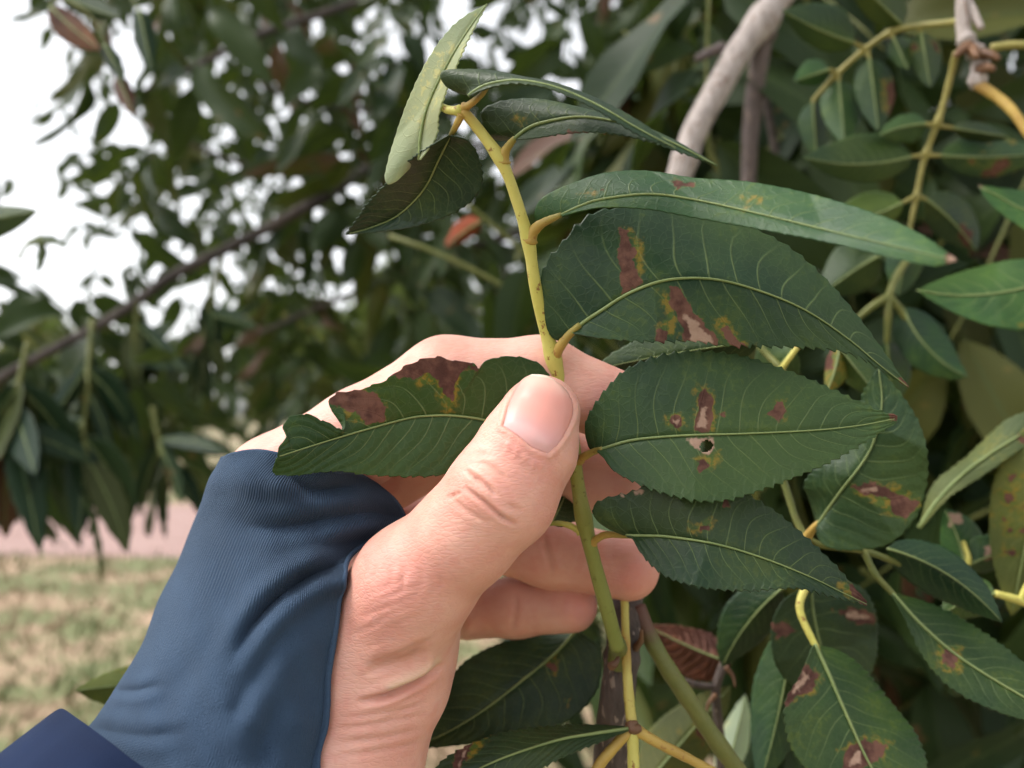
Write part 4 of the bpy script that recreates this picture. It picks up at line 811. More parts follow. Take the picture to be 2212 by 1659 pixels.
# the leaf with the hole
pet([(1249, 994, 161), (1262, 986, 158), (1282, 976, 156), (1300, 970, 154)], 9, 6)
leaf(shoot, [(1292, 972), (1360, 952), (1440, 943), (1520, 939), (1600, 937), (1750, 930), (1850, 920), (1938, 904)],
     [(1286, 975), (1272, 965), (1264, 930), (1270, 900), (1300, 852), (1350, 800), (1420, 770), (1500, 759), (1600, 769), (1700, 800), (1800, 842), (1890, 884), (1938, 898)],
     [(1290, 975), (1305, 990), (1330, 1020), (1385, 1048), (1440, 1068), (1510, 1083), (1575, 1080), (1640, 1060), (1720, 1030), (1800, 995), (1880, 948), (1938, 912)], [154.5, 149, 147, 146], [3, 4, 4, 0], [3, 6, 5, 0], 'leaf', nt=240, ns=54, N=15, vs=.13, vb=.05, rib=(3.6, 1.1), teeth=32, tooth=8,
     spots=[[(1500, 928), (1508, 880), (1504, 848), (1524, 838), (1540, 862), (1536, 900), (1530, 932), (1516, 936)], [(1446, 908), (1460, 898), (1474, 904), (1474, 924), (1456, 932)], [(1552, 892), (1566, 890), (1566, 902), (1556, 902)], [(1652, 895), (1678, 868), (1690, 868), (1698, 890), (1684, 912), (1668, 900)], [(1506, 996), (1520, 992), (1532, 1006), (1512, 1018)], [(1914, 890), (1940, 896), (1938, 916), (1924, 908)]],
     tan=[[(1506, 922), (1514, 880), (1526, 880), (1526, 925)], [(1455, 908), (1468, 906), (1468, 922), (1456, 924)], [(1484, 948), (1504, 942), (1540, 946), (1548, 968), (1530, 984), (1508, 974)]], yellow=[[(1672, 870), (1694, 850), (1702, 876), (1690, 915), (1680, 880)], [(1438, 900), (1460, 890), (1482, 900), (1478, 932), (1445, 936)], [(1500, 840), (1530, 830), (1548, 860), (1542, 930), (1500, 934)], [(1496, 990), (1550, 976), (1556, 996), (1530, 1022)]],
     holes=[cr([(1511, 964), (1517, 954), (1530, 951), (1540, 960), (1536, 972), (1524, 977), (1514, 974), (1511, 964)], 30)], label='broad leaflet with a round hole beside its midrib')
# lower leaf
pet([(1276, 1176, 163), (1290, 1164, 161), (1312, 1155, 158), (1365, 1158, 154)], 8, 6)
leaf(shoot, [(1352, 1157), (1400, 1157), (1450, 1160), (1550, 1176), (1650, 1206), (1750, 1246), (1820, 1280), (1872, 1305)],
     [(1345, 1155), (1312, 1140), (1285, 1118), (1283, 1092), (1310, 1075), (1345, 1068), (1370, 1060), (1420, 1040), (1500, 1034), (1580, 1055), (1660, 1095), (1740, 1160), (1810, 1228), (1872, 1300)],
     [(1356, 1160), (1368, 1165), (1390, 1202), (1440, 1246), (1520, 1270), (1620, 1276), (1720, 1271), (1800, 1290), (1872, 1308)], [153, 147, 146, 149], [2, 4, 5, 0], [3, 5, 5, 1], 'leaf', nt=220, ns=48, N=15, vs=.13, vb=.05, rib=(3.8, 1.1), teeth=30, tooth=8,
     spots=[[(1560, 1082), (1572, 1078), (1578, 1092), (1562, 1096)], [(1510, 1135), (1530, 1132), (1530, 1146), (1512, 1148)], [(1832, 1262), (1850, 1262), (1888, 1300), (1868, 1310), (1845, 1295)]], tan=[[(1365, 1060), (1388, 1055), (1390, 1068), (1370, 1070)], [(1330, 1066), (1348, 1064), (1345, 1072)]], yellow=[[(1490, 1130), (1540, 1120), (1530, 1150), (1495, 1152)], [(1810, 1260), (1842, 1262), (1850, 1290), (1825, 1288)]], label='lower leaflet ending in a withered brown tip')
# the leaf lying across the hand
pet([(1243, 1000, 162), (1190, 985, 161.5), (1130, 950, 160), (1090, 925, 159)], 7, 6)
leaf(shoot, [(1120, 932), (1050, 908), (980, 898), (930, 898), (880, 904), (780, 931), (700, 955), (600, 987)],
     [(1150, 900), (1185, 830), (1178, 796), (1140, 775), (1092, 770), (1050, 780), (1035, 796), (1024, 786), (990, 780), (930, 772), (880, 790), (830, 820), (780, 840), (735, 848), (712, 862), (718, 888), (744, 900), (742, 928), (705, 912), (660, 894), (630, 900), (612, 922), (620, 942), (604, 965), (600, 985)],
     [(1120, 945), (1060, 1000), (1000, 1012), (960, 1025), (880, 1031), (800, 1026), (720, 1018), (650, 1026), (592, 1023), (597, 990)], [159, 158.5, 157.5, 153, 148], [-1, -1.5, -1.5, 0, 0], [-1, -2, -3.5, -2, 0], 'leaf_mid', nt=240, ns=54, N=13, vs=.10, vb=.10, rib=(3.6, 1.6), teeth=24, tooth=3.5, jag=1.3,
     spots=[[(840, 812), (880, 782), (930, 762), (1000, 770), (1032, 786), (1000, 800), (988, 815), (980, 835), (978, 862), (958, 850), (945, 822), (925, 804), (895, 820), (860, 815)], [(702, 850), (740, 838), (770, 834), (792, 850), (806, 846), (834, 880), (832, 908), (790, 916), (768, 888), (742, 884), (712, 876)], [(1010, 780), (1040, 790), (1030, 802), (1015, 796)]],
     yellow=[[(880, 790), (1000, 780), (990, 860), (975, 895), (955, 880), (940, 830), (900, 830)], [(715, 860), (770, 830), (835, 880), (835, 908), (775, 915), (735, 890)]], tan=[], label='torn leaflet with brown margin lying across the hand')
# small dark leaf behind the thumb
pet([(1256, 1150, 163), (1232, 1136, 164), (1205, 1130, 166), (1185, 1132, 168)], 7, 5, 'stem')
leafq(shoot, (1188, 1132, 168), (1228, 1040, 178), 34, 42, (6, 0), (2, 3), 'leaf')
# ------------------------------------------------------------------ twigs and leaf sprays standing round the held shoot
G1 = 'leaf sprays close round the hand'; G2 = 'leaf sprays hanging over the field'
def spray(base, label, cat='leaf spray', group=G1, name='leaf_spray'): return thing(name, P(base[0], base[1], base[2] / 1000), label, cat, group)
# woody twig behind the fingers
tw = spray((1330, 1800, 200), 'brown woody twig with pale specks running down below the fingertips', 'twig', None, 'woody_twig')
stalk(tw, [(1310, 1820, 196), (1320, 1700, 193), (1328, 1560, 190), (1340, 1450, 188), (1350, 1360, 190), (1356, 1290, 196)], 46, 33, 'bark', 'bark', 90, knobs=((.75, 4), (.84, 5)), ns=20)
stalk(tw, [(1338, 1428, 186), (1336, 1405, 180), (1332, 1385, 170)], 26, 17, 'stem_green', 'leaf_base', 14)
stalk(tw, [(1372, 1400, 186), (1384, 1385, 184), (1386, 1360, 183)], 9, 3, 'bud', 'bud', 12); stalk(tw, [(1320, 1440, 172), (1330, 1432, 171), (1336, 1420, 172)], 10, 4, 'bud', 'bud', 10)
stalk(tw, [(1376, 1310, 192), (1398, 1365, 190), (1440, 1440, 188), (1490, 1515, 187), (1540, 1590, 187), (1620, 1700, 187)], 19, 20, 'stem_green', 'side_shoot', 50, grad=[(2, [0, .12, .2, 1], [.9, .8, 0, 0])])
# forked yellow stalk in front of it
fk = spray((1350, 1300, 184), 'yellow leaf stalk forking at a purple knot in front of the woody twig')
stalk(fk, [(1349, 1290, 186), (1351, 1360, 182), (1354, 1440, 177), (1360, 1520, 173), (1366, 1572, 171)], 8, 12, 'stem', 'stem', 50, grad=[(0, [0, .25, .4, .6, 1], [0, .2, .9, .2, .3])])
stalk(fk, [(1364, 1562, 171), (1368, 1576, 170), (1384, 1572, 170)], 15, 8, 'bud', 'knot', 8)
stalk(fk, [(1362, 1576, 171), (1330, 1610, 170), (1290, 1660, 169), (1250, 1740, 168)], 12, 12, 'stem_orange', 'leaf_stalk', 20); stalk(fk, [(1366, 1578, 171), (1368, 1640, 170), (1372, 1760, 168)], 13, 13, 'stem', 'leaf_stalk', 20); stalk(fk, [(1370, 1574, 171), (1420, 1604, 170), (1500, 1645, 170), (1600, 1700, 171)], 12, 9, 'stem_orange', 'leaf_stalk', 20)
leaf(fk, [(1358, 1574), (1280, 1585), (1200, 1600), (1080, 1640), (980, 1690), (900, 1745)], [(1356, 1570), (1280, 1566), (1200, 1568), (1090, 1582), (1000, 1616), (940, 1660), (900, 1745)], [(1358, 1578), (1300, 1602), (1220, 1634), (1150, 1672), (1080, 1720), (1000, 1760), (900, 1745)], [170, 166, 162, 160], [3, 5, 4, 0], [2, 5, 4, 0], 'leaf', nt=130, ns=26, N=13, tooth=6, rib=(4.5, 1.4), spots=[[(985, 1620), (1020, 1600), (1010, 1640), (975, 1680)]], tan=[[(990, 1640), (1010, 1615), (1005, 1640), (990, 1665)]], yellow=[[(1000, 1610), (1060, 1590), (1040, 1620), (990, 1660)]], label='toothed leaflet reaching left below the wrist')
# broad dark leaf under the fingers
s = spray((1252, 1350, 205), 'broad dark leaf with one brown spot below the little finger')
stalk(s, [(1300, 1310, 208), (1268, 1335, 207), (1240, 1368, 204)], 7, 6, 'stem_green', 'leaf_stalk', 12)
leaf(s, [(1243, 1364), (1200, 1410), (1150, 1452), (1050, 1530), (960, 1585), (870, 1620)], [(1236, 1362), (1170, 1372), (1090, 1386), (1010, 1425), (950, 1490), (905, 1560), (870, 1620)], [(1252, 1366), (1292, 1395), (1300, 1440), (1285, 1500), (1225, 1558), (1120, 1590), (990, 1610), (870, 1620)], [204, 200, 196, 194], [3, 6, 5, 0], [3, 8, 6, 0], 'leaf', nt=120, ns=26, N=12, rib=(4, 1.4), tooth=3, spots=[[(1180, 1435), (1198, 1430), (1204, 1446), (1188, 1452)]], yellow=[[(1172, 1430), (1200, 1422), (1212, 1440), (1195, 1460)], [(1215, 1510), (1235, 1505), (1228, 1530)]])
# sprays right of the held leaves
s = spray((1684, 1010, 205), 'round dark leaf with long brown blotches behind the leaflet with the hole')
stalk(s, [(1684, 1010, 212), (1703, 1070, 210), (1726, 1135, 207), (1762, 1174, 204), (1866, 1190, 203), (1954, 1222, 206)], 8, 7, 'stem_green', 'stem', 40)
stalk(s, [(1738, 1170, 205), (1750, 1150, 201), (1768, 1130, 198)], 11, 7, 'stem_orange', 'leaf_stalk', 10)
leaf(s, [(1766, 1133), (1809, 1070), (1866, 995), (1892, 940), (1905, 870), (1898, 795)], [(1764, 1130), (1747, 1075), (1737, 1045), (1766, 1006), (1810, 968), (1845, 900), (1868, 840), (1898, 795)], [(1763, 1140), (1770, 1168), (1800, 1186), (1860, 1188), (1922, 1175), (1970, 1130), (1996, 1075), (2005, 1005), (1992, 930), (1955, 862), (1898, 795)], [198, 192, 190, 192], [3, 6, 6, 0], [4, 8, 8, 0], 'leaf', nt=140, ns=34, N=12, tooth=5, rib=(3.6, 1.2), spots=[[(1836, 1050), (1872, 1041), (1913, 1050), (1940, 1068), (1985, 1084), (1972, 1104), (1955, 1122), (1922, 1106), (1925, 1080), (1872, 1068)]], tan=[[(1860, 1050), (1900, 1054), (1895, 1064), (1862, 1062)]], yellow=[[(1830, 1046), (1930, 1045), (1995, 1085), (1950, 1130), (1910, 1110)]])
stalk(s, [(1866, 1190, 203), (1891, 1240, 201), (1932, 1286, 199)], 8, 6, 'stem_green', 'leaf_stalk', 12)
leaf(s, [(1928, 1282), (1991, 1350), (2079, 1424), (2212, 1506), (2330, 1570)], [(1930, 1280), (2016, 1306), (2110, 1356), (2220, 1440), (2330, 1570)], [(1926, 1285), (1954, 1336), (2004, 1434), (2079, 1503), (2212, 1556), (2330, 1570)], [199, 192, 184, 178], [4, 8, 4, 0], [4, 8, 4, 0], 'leaf_mid', nt=90, ns=20, N=12, tooth=5, rib=(5, 2), spots=[[(2040, 1400), (2070, 1410), (2060, 1450), (2035, 1430)]], yellow=[[(2020, 1390), (2080, 1400), (2075, 1460), (2030, 1440)]], label='long leaflet with raised pale midrib')
leafq(s, (1916, 1185, 204), (2165, 1345, 196), 46, 58, (10, -22), (4, 5), 'leaf')
s = spray((1740, 1268, 200), 'toothed leaf with a brown blotch on its shoulder and another near its tip')
stalk(s, [(1742, 1262, 202), (1728, 1318, 199), (1766, 1405, 195)], 9, 7, 'stem', 'stem', 20)
leaf(s, [(1760, 1392), (1790, 1455), (1816, 1515), (1866, 1626), (1900, 1690), (1940, 1780)], [(1768, 1394), (1816, 1408), (1866, 1446), (1929, 1522), (1985, 1597), (2000, 1680), (1940, 1780)], [(1756, 1394), (1728, 1462), (1697, 1515), (1700, 1584), (1728, 1647), (1800, 1720), (1940, 1780)], [195, 188, 182, 178], [4, 8, 6, 0], [3, 6, 5, 0], 'leaf_mid', nt=130, ns=30, N=12, tooth=6, rib=(5, 2), spots=[[(1737, 1434), (1766, 1459), (1759, 1484), (1715, 1511), (1692, 1535), (1700, 1490)], [(1826, 1622), (1866, 1599), (1918, 1608), (1905, 1636), (1850, 1665), (1818, 1660)]], tan=[[(1730, 1450), (1752, 1462), (1722, 1495), (1706, 1505)], [(1840, 1630), (1862, 1615), (1860, 1650), (1836, 1655)]], yellow=[[(1740, 1440), (1775, 1465), (1760, 1495), (1710, 1520)], [(1816, 1620), (1868, 1590), (1926, 1606), (1910, 1640)]])
s = spray((1755, 1258, 222), 'pair of dark leaves with pale brown scars behind the toothed blotched leaf')
leaf(s, [(1752, 1262), (1758, 1330), (1780, 1420), (1820, 1560)], [(1756, 1258), (1847, 1262), (1888, 1312), (1896, 1390), (1880, 1460), (1820, 1560)], [(1748, 1264), (1690, 1300), (1665, 1370), (1690, 1460), (1820, 1560)], [222, 220, 218], [2, 5, 0], [4, 8, 0], 'leaf', nt=80, ns=20, N=9, tooth=5, rib=(4, 1.5), spots=[[(1800, 1318), (1850, 1312), (1890, 1330), (1886, 1350), (1840, 1345)], [(1660, 1345), (1700, 1345), (1722, 1365), (1680, 1380)]], tan=[[(1815, 1325), (1850, 1320), (1885, 1338), (1840, 1340)]])
leafq(s, (1716, 1345, 225), (1640, 1700, 215), 62, 66, (8, 0), (4, 6), 'leaf')
s = spray((1690, 1262, 226), 'dark leaf drooping from behind the lower withered leaflet'); stalk(s, [(1720, 1240, 230), (1700, 1260, 228), (1686, 1275, 226)], 6, 5, 'stem_green', 'leaf_stalk', 10)
leafq(s, (1688, 1272, 226), (1560, 1440, 235), 50, 62, (-10, -8), (4, 4), 'leaf')
s = spray((1585, 1425, 240), 'shrivelled purple-brown dead leaf on a thin brown twig', 'dead leaf')
leafq(s, (1582, 1432, 240), (1395, 1350, 252), 62, 44, (10, 10), (6, 5), 'leaf_dead', wave=1.2)
stalk(s, [(1582, 1400, 240), (1562, 1440, 240), (1546, 1497, 240), (1556, 1600, 242), (1560, 1720, 244)], 9, 12, 'bark', 'twig', 30); stalk(s, [(1470, 1470, 236), (1505, 1480, 238), (1546, 1484, 240)], 8, 7, 'bark', 'twig', 12)
stalk(s, [(1546, 1500, 238), (1530, 1520, 237), (1526, 1540, 236)], 6, 2, 'bud', 'bud', 10); stalk(s, [(1568, 1440, 238), (1584, 1462, 237), (1588, 1484, 236)], 6, 2, 'bud', 'bud', 10)
s = spray((1380, 1690, 235), 'yellowish olive leaf beside the green side shoot')
leafq(s, (1390, 1700, 235), (1580, 1480, 250), 70, 60, (-4, 4), (6, 6), 'leaf_olive')
s = spray((1640, 1700, 260), 'pale leaf underside lit from behind below the thin twig')
leafq(s, (1560, 1690, 262), (1610, 1500, 268), 34, 30, (4, 0), (6, 6), 'leaf_under')
s = spray((1560, 740, 178), 'dark leaf squeezed behind the largest leaflet and the forefinger')
leafq(s, (1640, 738, 174), (1280, 800, 180), 50, 62, (0, -6), (3, 4), 'leaf', rib=(2.4, 1))
s = spray((1690, 800, 215), 'small forked stalk with a grey-green leaf between the two largest leaflets')
stalk(s, [(1640, 745, 220), (1662, 770, 218), (1690, 800, 215), (1720, 850, 214)], 8, 7, 'stem_green', 'stem', 20); stalk(s, [(1722, 750, 212), (1704, 775, 213), (1684, 802, 215)], 6, 6, 'stem', 'leaf_stalk', 12)
leafq(s, (1716, 756, 212), (1640, 830, 222), 45, 60, (0, 0), (3, 3), 'leaf')
s = spray((1812, 745, 225), 'reddish yellow crumpled leaf under the tip of the largest leaflet')
leafq(s, (1815, 742, 226), (1785, 850, 222), 34, 22, (4, 0), (5, 4), 'leaf_olive', spots=[[(1770, 760), (1800, 755), (1800, 800), (1775, 800)]], yellow=[[(1760, 750), (1830, 750), (1820, 850), (1770, 850)]])
leafq(s, (1820, 760, 226), (1900, 860, 224), 40, 34, (0, 0), (5, 4), 'leaf_mid')
s = spray((1990, 1130, 235), 'narrow olive leaf pointing up past the round blotched leaf')
leaf(s, [(1985, 1140), (2030, 1075), (2100, 1008), (2212, 935), (2300, 900)], [(1988, 1128), (2015, 1048), (2090, 985), (2170, 910), (2230, 890), (2300, 900)], [(1990, 1140), (2050, 1075), (2120, 1030), (2212, 965), (2300, 900)], [240, 238, 232, 228], [4, 6, 0], [3, 4, 0], 'leaf_under2', nt=70, ns=14, N=11, tooth=4, rib=(5, 2))
s = spray((2260, 930, 225), 'large pale olive leaf with a brown speck beside the narrow olive leaf')
leafq(s, (2270, 900, 225), (2185, 1330, 235), 95, 95, (0, 0), (6, 6), 'leaf_olive', rib=(3.5, 1.2), spots=[[(2170, 1070), (2186, 1066), (2192, 1084), (2174, 1090)]], yellow=[[(2150, 1060), (2200, 1055), (2200, 1095), (2165, 1095)]])
s = spray((2085, 1225, 240), 'dull leaf with a bleached grey patch under the narrow olive leaf')
leafq(s, (2085, 1222, 242), (2040, 1100, 246), 40, 52, (6, 0), (4, 4), 'leaf_mid', tan=[[(2050, 1110), (2075, 1105), (2080, 1130), (2050, 1135)]])
leafq(s, (2086, 1222, 242), (2190, 1180, 240), 50, 30, (0, 0), (4, 4), 'leaf_mid', tan=[[(2125, 1180), (2165, 1170), (2160, 1205), (2130, 1210)]])
stalk(s, [(2086, 1228, 242), (2092, 1205, 242), (2080, 1170, 244)], 7, 5, 'stem', 'leaf_stalk', 10)
s = spray((2230, 1315, 215), 'yellow stalk fork coming in beside the large pale olive leaf')
stalk(s, [(2280, 1330, 215), (2205, 1298, 214), (2150, 1282, 214)], 11, 8, 'stem', 'stem', 20); stalk(s, [(2205, 1298, 214), (2222, 1262, 214), (2260, 1220, 214)], 8, 7, 'stem', 'leaf_stalk', 12)
leafq(s, (2150, 1282, 214), (2030, 1330, 216), 40, 46, (0, -8), (4, 4), 'leaf_mid')
s = spray((1920, 640, 300), 'three-way stalk with dark leaves behind the tip of the largest leaflet')
for e, k in (((1850, 690, 302), 0), ((1916, 740, 302), 1), ((1965, 700, 300), 2)): stalk(s, [(1920, 640, 300), ((1920 + e[0]) / 2, (640 + e[1]) / 2 - 4, 300), e], 9, 6, 'stem_green', 'leaf_stalk', 12)
stalk(s, [(1960, 560, 305), (1935, 600, 302), (1920, 640, 300)], 8, 9, 'stem_green', 'stem', 14)
leafq(s, (1900, 552, 300), (1770, 640, 306), 52, 62, (4, -8), (6, 8), 'leaf_bright2'); leafq(s, (1850, 690, 302), (1790, 790, 310), 40, 45, (0, 0), (5, 5), 'leaf'); leafq(s, (1916, 740, 302), (1930, 880, 310), 46, 46, (0, 0), (5, 5), 'leaf'); leafq(s, (1950, 665, 300), (2090, 815, 290), 52, 50, (-14, 14), (6, 6), 'leaf')
s = spray((1980, 627, 262), 'fresh green smooth leaf pointing left beside the three-way stalk')
leaf(s, [(2330, 590), (2212, 622), (2130, 636), (2052, 637), (1980, 627)], [(2330, 580), (2212, 560), (2110, 578), (2030, 604), (1980, 627)], [(2330, 600), (2230, 705), (2160, 708), (2095, 690), (2030, 660), (1980, 627)], [250, 255, 262], [4, 8, 0], [5, 9, 0], 'leaf_bright', nt=70, ns=16, N=9, tooth=1, rib=(3.6, 1.6))
s = spray((2116, 400, 280), 'green leaf with a pale blunt tip pointing left above the fresh green leaf')
leaf(s, [(2360, 490), (2212, 452), (2160, 425), (2114, 402)], [(2360, 470), (2260, 420), (2170, 408), (2114, 400)], [(2360, 500), (2260, 515), (2190, 480), (2140, 440), (2114, 404)], [270, 275, 280], [4, 8, 0], [5, 9, 0], 'leaf_bright', nt=60, ns=14, N=9, tooth=4, rib=(3.6, 1.6), tan=[[(2110, 395), (2126, 398), (2122, 410), (2110, 408)]])
# long hanging compound leaf and its neighbour on the knobbly twig
kt = spray((2090, -60, 300), 'knobbly grey twig with swollen brown buds above the hanging leaf stalks', 'twig', None, 'woody_twig')
stalk(kt, [(2078, -80, 296), (2080, 10, 295), (2082, 70, 294), (2096, 100, 293), (2118, 128, 292), (2112, 160, 291), (2112, 186, 290)], 14, 16, 'bark_pale', 'bark', 60, knobs=((.6, 6), (.72, 6), (.84, 5), (.95, 5)), ns=14)
stalk(kt, [(2086, 0, 296), (2104, 30, 293), (2120, 62, 291)], 12, 7, 'bark_pale', 'stub', 14)
for b in ([(2120, 118, 290), (2140, 118, 286), (2158, 128, 284)], [(2118, 150, 289), (2132, 146, 285), (2148, 150, 283)], [(2094, 100, 292), (2078, 108, 289), (2064, 120, 287)], [(2100, 108, 290), (2106, 114, 286), (2110, 124, 284)]): stalk(kt, b, 13, 6, 'bud', 'bud', 12)
stalk(kt, [(2112, 182, 290), (2160, 214, 286), (2195, 250, 282), (2240, 320, 278)], 12, 9, 'stem_orange', 'leaf_stalk', 24, grad=[(2, [0, .2, 1], [.4, 0, 0])]); stalk(kt, [(2140, 104, 290), (2180, 98, 288), (2250, 96, 284)], 9, 9, 'stem_dull', 'leaf_stalk', 16); stalk(kt, [(2066, -60, 298), (2076, 10, 296), (2088, 60, 294)], 9, 9, 'stem_dull', 'leaf_stalk', 16)
s = spray((2061, 119, 296), 'long yellow leaf stalk hanging below the knobbly twig with leaves in pairs')
stalk(s, [(2066, 112, 293), (2052, 171, 298), (2031, 247, 302), (2005, 318, 306), (1991, 366, 308), (1980, 422, 310), (1963, 505, 312)], 7.5, 5, 'stem_dull', 'stem', 60, knobs=((.38, 3), (.56, 4), (.8, 3)))
def pair(n_, b, t_, w1, w2, c=(0, 0), mat='leaf_spotted', pm='stem_dull', **kw):
    b2 = (n_[0] + (b[0] - n_[0]), b[1], b[2]); stalk(s, [n_, ((n_[0] + b[0]) / 2, (n_[1] + b[1]) / 2, (n_[2] + b[2]) / 2), b2], 6, 4, pm, 'leaf_stalk', 8); leafq(s, b, t_, w1, w2, c, (5, 6), mat, **kw)
pair((2020, 270, 303), (2000, 268, 302), (1900, 292, 296), 38, 26, (0, -6), 'leaf_bright2'); pair((2020, 270, 303), (2058, 276, 305), (2180, 296, 312), 20, 22, (0, 0))
pair((1998, 335, 307), (1970, 338, 304), (1735, 340, 290), 40, 66, (0, 16), 'leaf_bright2', rib=(2.6, 1)); pair((1998, 335, 307), (2030, 336, 309), (2260, 330, 318), 46, 44, (0, 6))
pair((1980, 422, 310), (1950, 438, 308), (1770, 506, 300), 36, 52, (0, 4), 'leaf_mid'); pair((1980, 422, 310), (2000, 430, 311), (2110, 545, 318), 52, 46, (6, -6), 'leaf_spotted', spots=[[(2070, 480), (2100, 500), (2095, 540), (2075, 520)]]); pair((1963, 505, 312), (1962, 515, 312), (1940, 640, 318), 40, 40, (0, 0), 'leaf')
s = spray((2069, 47, 300), 'curved yellow leaf stalk running left from the knobbly twig')
stalk(s, [(2078, 46, 296), (2040, 50, 304), (1984, 56, 312), (1924, 70, 318), (1869, 106, 324), (1809, 159, 330), (1760, 212, 336)], 7.5, 5, 'stem_dull', 'stem', 60, knobs=((.42, 3), (.6, 4), (.82, 4)))
pair((1869, 106, 324), (1845, 92, 322), (1690, 22, 312), 40, 62, (0, 6), 'leaf_mid'); pair((1809, 159, 330), (1790, 150, 328), (1715, 175, 322), 24, 32, (0, 0), 'leaf_mid'); pair((1811, 160, 330), (1812, 176, 329), (1824, 312, 322), 46, 44, (0, 0), 'leaf_mid'); pair((1872, 108, 324), (1878, 126, 323), (1898, 285, 318), 46, 42, (0, 0), 'leaf_mid', spots=[[(1915, 180), (1940, 170), (1945, 240), (1920, 250)]], yellow=[[(1900, 170), (1945, 165), (1940, 260), (1905, 240)]])
pair((1924, 70, 318), (1930, 82, 317), (1962, 150, 312), 34, 26, (0, 0), 'leaf'); pair((1930, 68, 318), (1950, 54, 316), (1830, -60, 300), 40, 50, (0, 0), 'leaf_bright2'); pair((1760, 212, 336), (1756, 222, 336), (1764, 340, 340), 36, 34, (0, 0), 'leaf_spotted'); pair((1984, 56, 312), (1990, 70, 312), (2010, 190, 310), 36, 36, (0, 0), 'leaf_spotted')
# grey branches
br = spray((1700, -40, 470), 'pale grey branch with a swollen knot slanting down behind the long leaflet', 'branch', None, 'branch')
stalk(br, [(1730, -70, 440), (1676, 4, 435), (1640, 54, 430), (1596, 112, 425), (1545, 202, 420), (1502, 282, 416), (1464, 390, 412), (1420, 520, 410)], 30, 26, 'bark_pale', 'bark', 120, knobs=((.2, 7), (.24, 5), (.72, 3)), ns=20)
stalk(br, [(1560, 102, 428), (1535, 112, 424), (1508, 126, 420)], 12, 9, 'bark_mid', 'stub', 10)
stalk(br, [(1652, 50, 432), (1642, 120, 436), (1630, 200, 440), (1621, 300, 444), (1617, 390, 448), (1612, 520, 450)], 22, 14, 'bark_mid', 'side_branch', 50, knobs=((.05, 8),), label='thinner brown side branch')
dt = spray((1668, 280, 470), 'thin dark twig with a small thorn-like bud beside the grey branch', 'twig', None, 'woody_twig')
stalk(dt, [(1650, 200, 474), (1668, 290, 470), (1676, 340, 468), (1690, 420, 466)], 9, 8, 'bark', 'bark', 30); stalk(dt, [(1686, 388, 466), (1700, 372, 464), (1706, 360, 463)], 7, 2, 'bud', 'bud', 10)
# left side, out over the field
hr = np.random.default_rng(21)
def hanging(base, rachis, n_, lens, wid, label, mat='leaf_bg', pale=0.0, extra=()):
    """a drooping compound leaf: leaflets leave the stalk at odd angles and hang down"""
    s = spray(base, label, group=G2); stalk(s, rachis, 6, 4, 'stem_green', 'stem', 30); c = cr(np.array(rachis, float), 60)
    for k in range(n_):
        q = c[int(hr.uniform(.25, 1) * 59)]; a = hr.normal(0, .75) if k else 0.0; L = hr.uniform(*lens); dz = hr.uniform(-45, 30)
        tip = (q[0] + math.sin(a) * L, q[1] + math.cos(a) * L, q[2] + dz); w = hr.uniform(*wid); f = hr.uniform(.45, 1.1)
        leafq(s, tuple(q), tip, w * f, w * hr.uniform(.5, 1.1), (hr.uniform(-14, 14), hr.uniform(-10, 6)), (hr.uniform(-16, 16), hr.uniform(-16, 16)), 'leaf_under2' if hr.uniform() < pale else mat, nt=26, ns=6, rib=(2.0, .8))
    for bb, t_, w1, w2, cc, m_ in extra: leafq(s, bb, t_, w1, w2, cc, (10, -8), m_, nt=26, ns=6, rib=(2.0, .8))
hanging((195, 700, 720), [(200, 690, 730), (192, 780, 715), (189, 851, 705), (180, 930, 695), (190, 985, 690)], 13, (150, 240), (28, 44), 'drooping spray of dark leaves hanging over the pink road', extra=[((185, 985, 690), (275, 1195, 670), 40, 36, (10, 0), 'leaf_bg'), ((182, 1060, 680), (222, 1262, 660), 7, 9, (8, 0), 'leaf_under2')])
hanging((40, 760, 640), [(60, 740, 655), (40, 830, 645), (24, 900, 640), (14, 985, 636)], 12, (160, 240), (30, 46), 'spray of long dark leaves hanging beside the drooping spray above the road edge', extra=[((17, 890, 640), (86, 1197, 610), 44, 38, (6, 0), 'leaf_bg')])
hanging((330, 900, 820), [(330, 880, 830), (345, 960, 822), (360, 1020, 815)], 9, (110, 160), (20, 30), 'spray of hanging leaves, some pale, between the drooping spray and the sleeve', pale=.3)
hanging((480, 560, 1075), [(480, 556, 1078), (455, 650, 1060), (435, 760, 1050)], 10, (90, 150), (18, 28), 'spray of dark leaves hanging under the lowest brown limb')
hanging((300, 660, 1000), [(296, 654, 1000), (290, 740, 990), (285, 820, 985)], 10, (110, 170), (20, 30), 'leaf spray hanging from the lowest brown limb beside the white sky')
s = spray((-60, 470, 400), 'single green leaf reaching in from the side against white sky', 'leaf', G2)
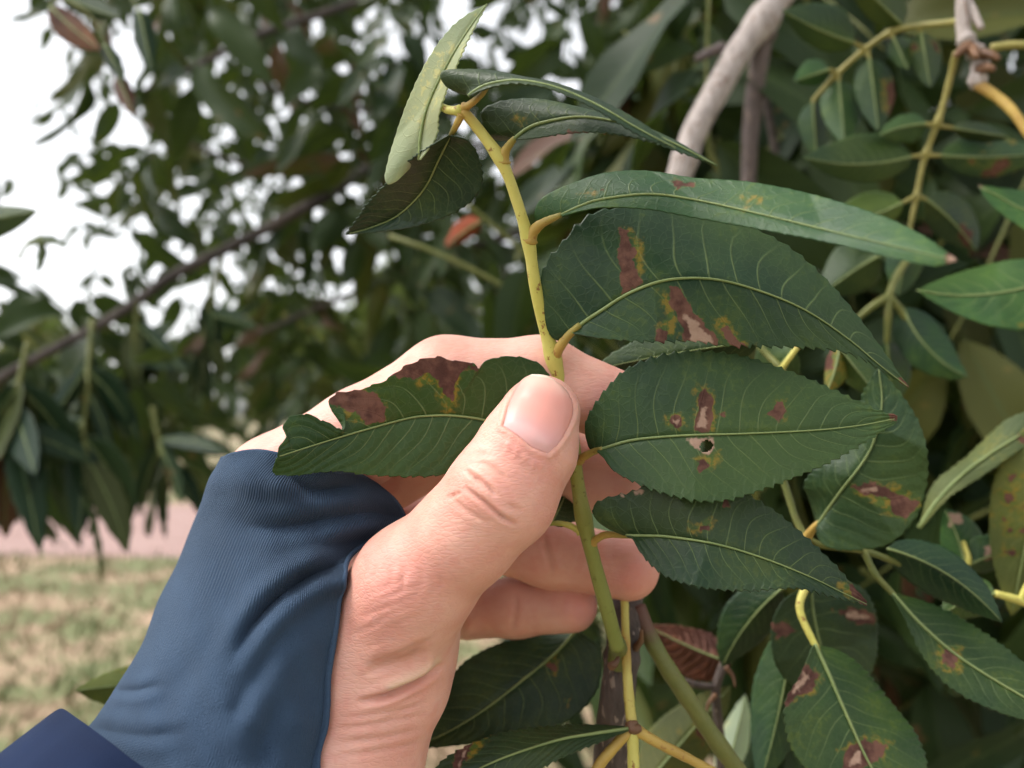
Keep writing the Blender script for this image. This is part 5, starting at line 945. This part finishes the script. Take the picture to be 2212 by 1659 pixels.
leafq(s, (-120, 492, 410), (82, 455, 395), 30, 46, (0, 0), (5, 6), 'leaf_bright2', nt=40, ns=8)
s = spray((100, 515, 520), 'small curled leaf pair dangling against the white sky', group=G2)
stalk(s, [(40, 560, 525), (60, 525, 522), (88, 512, 520)], 4, 3, 'stem_green', 'stem', 14); leafq(s, (62, 530, 520), (146, 536, 515), 14, 6, (0, -12), (4, 5), 'leaf_bg', nt=24, ns=6); leafq(s, (88, 515, 520), (78, 592, 520), 12, 10, (6, 0), (5, 4), 'leaf_bg', nt=24, ns=6)
s = spray((100, -20, 480), 'dark purple-stained leaves hanging at the top against white sky', group=G2)
stalk(s, [(180, -60, 485), (130, -10, 482), (106, 14, 480)], 4, 3, 'stem_green', 'stem', 14)
leafq(s, (108, 14, 480), (216, 108, 470), 26, 34, (0, 4), (6, 6), 'leaf_dead', nt=30, ns=7); leafq(s, (130, -10, 482), (262, 40, 475), 30, 22, (0, 4), (6, 6), 'leaf_bg', nt=30, ns=7); leafq(s, (226, 96, 475), (270, 175, 470), 16, 18, (0, 0), (6, 6), 'leaf_bg', nt=24, ns=6); leafq(s, (254, 163, 475), (290, 250, 470), 18, 20, (0, 0), (6, 6), 'leaf_bg', nt=24, ns=6); leafq(s, (300, 20, 475), (330, 160, 470), 24, 24, (0, 0), (6, 6), 'leaf_bg', nt=24, ns=6)
stalk(s, [(130, -10, 482), (200, 40, 478), (226, 96, 475), (254, 163, 475)], 3, 2, 'stem_green', 'stem', 20); stalk(s, [(180, -60, 485), (260, -30, 480), (300, 20, 475)], 3, 2, 'stem_green', 'stem', 20)
s = spray((420, 1490, 235), 'green leaf tip poking out from behind the blue sleeve', 'leaf', None)
leafq(s, (430, 1470, 250), (163, 1492, 235), 62, 44, (0, -4), (5, 5), 'leaf_olive', nt=50, ns=10)
s = spray((1035, 480, 520), 'curled rust-red dead leaf hanging behind the held stem', 'dead leaf', G2)
leafq(s, (1040, 478, 520), (962, 535, 510), 18, 26, (0, -4), (8, 6), 'leaf_dead2', nt=24, ns=6)
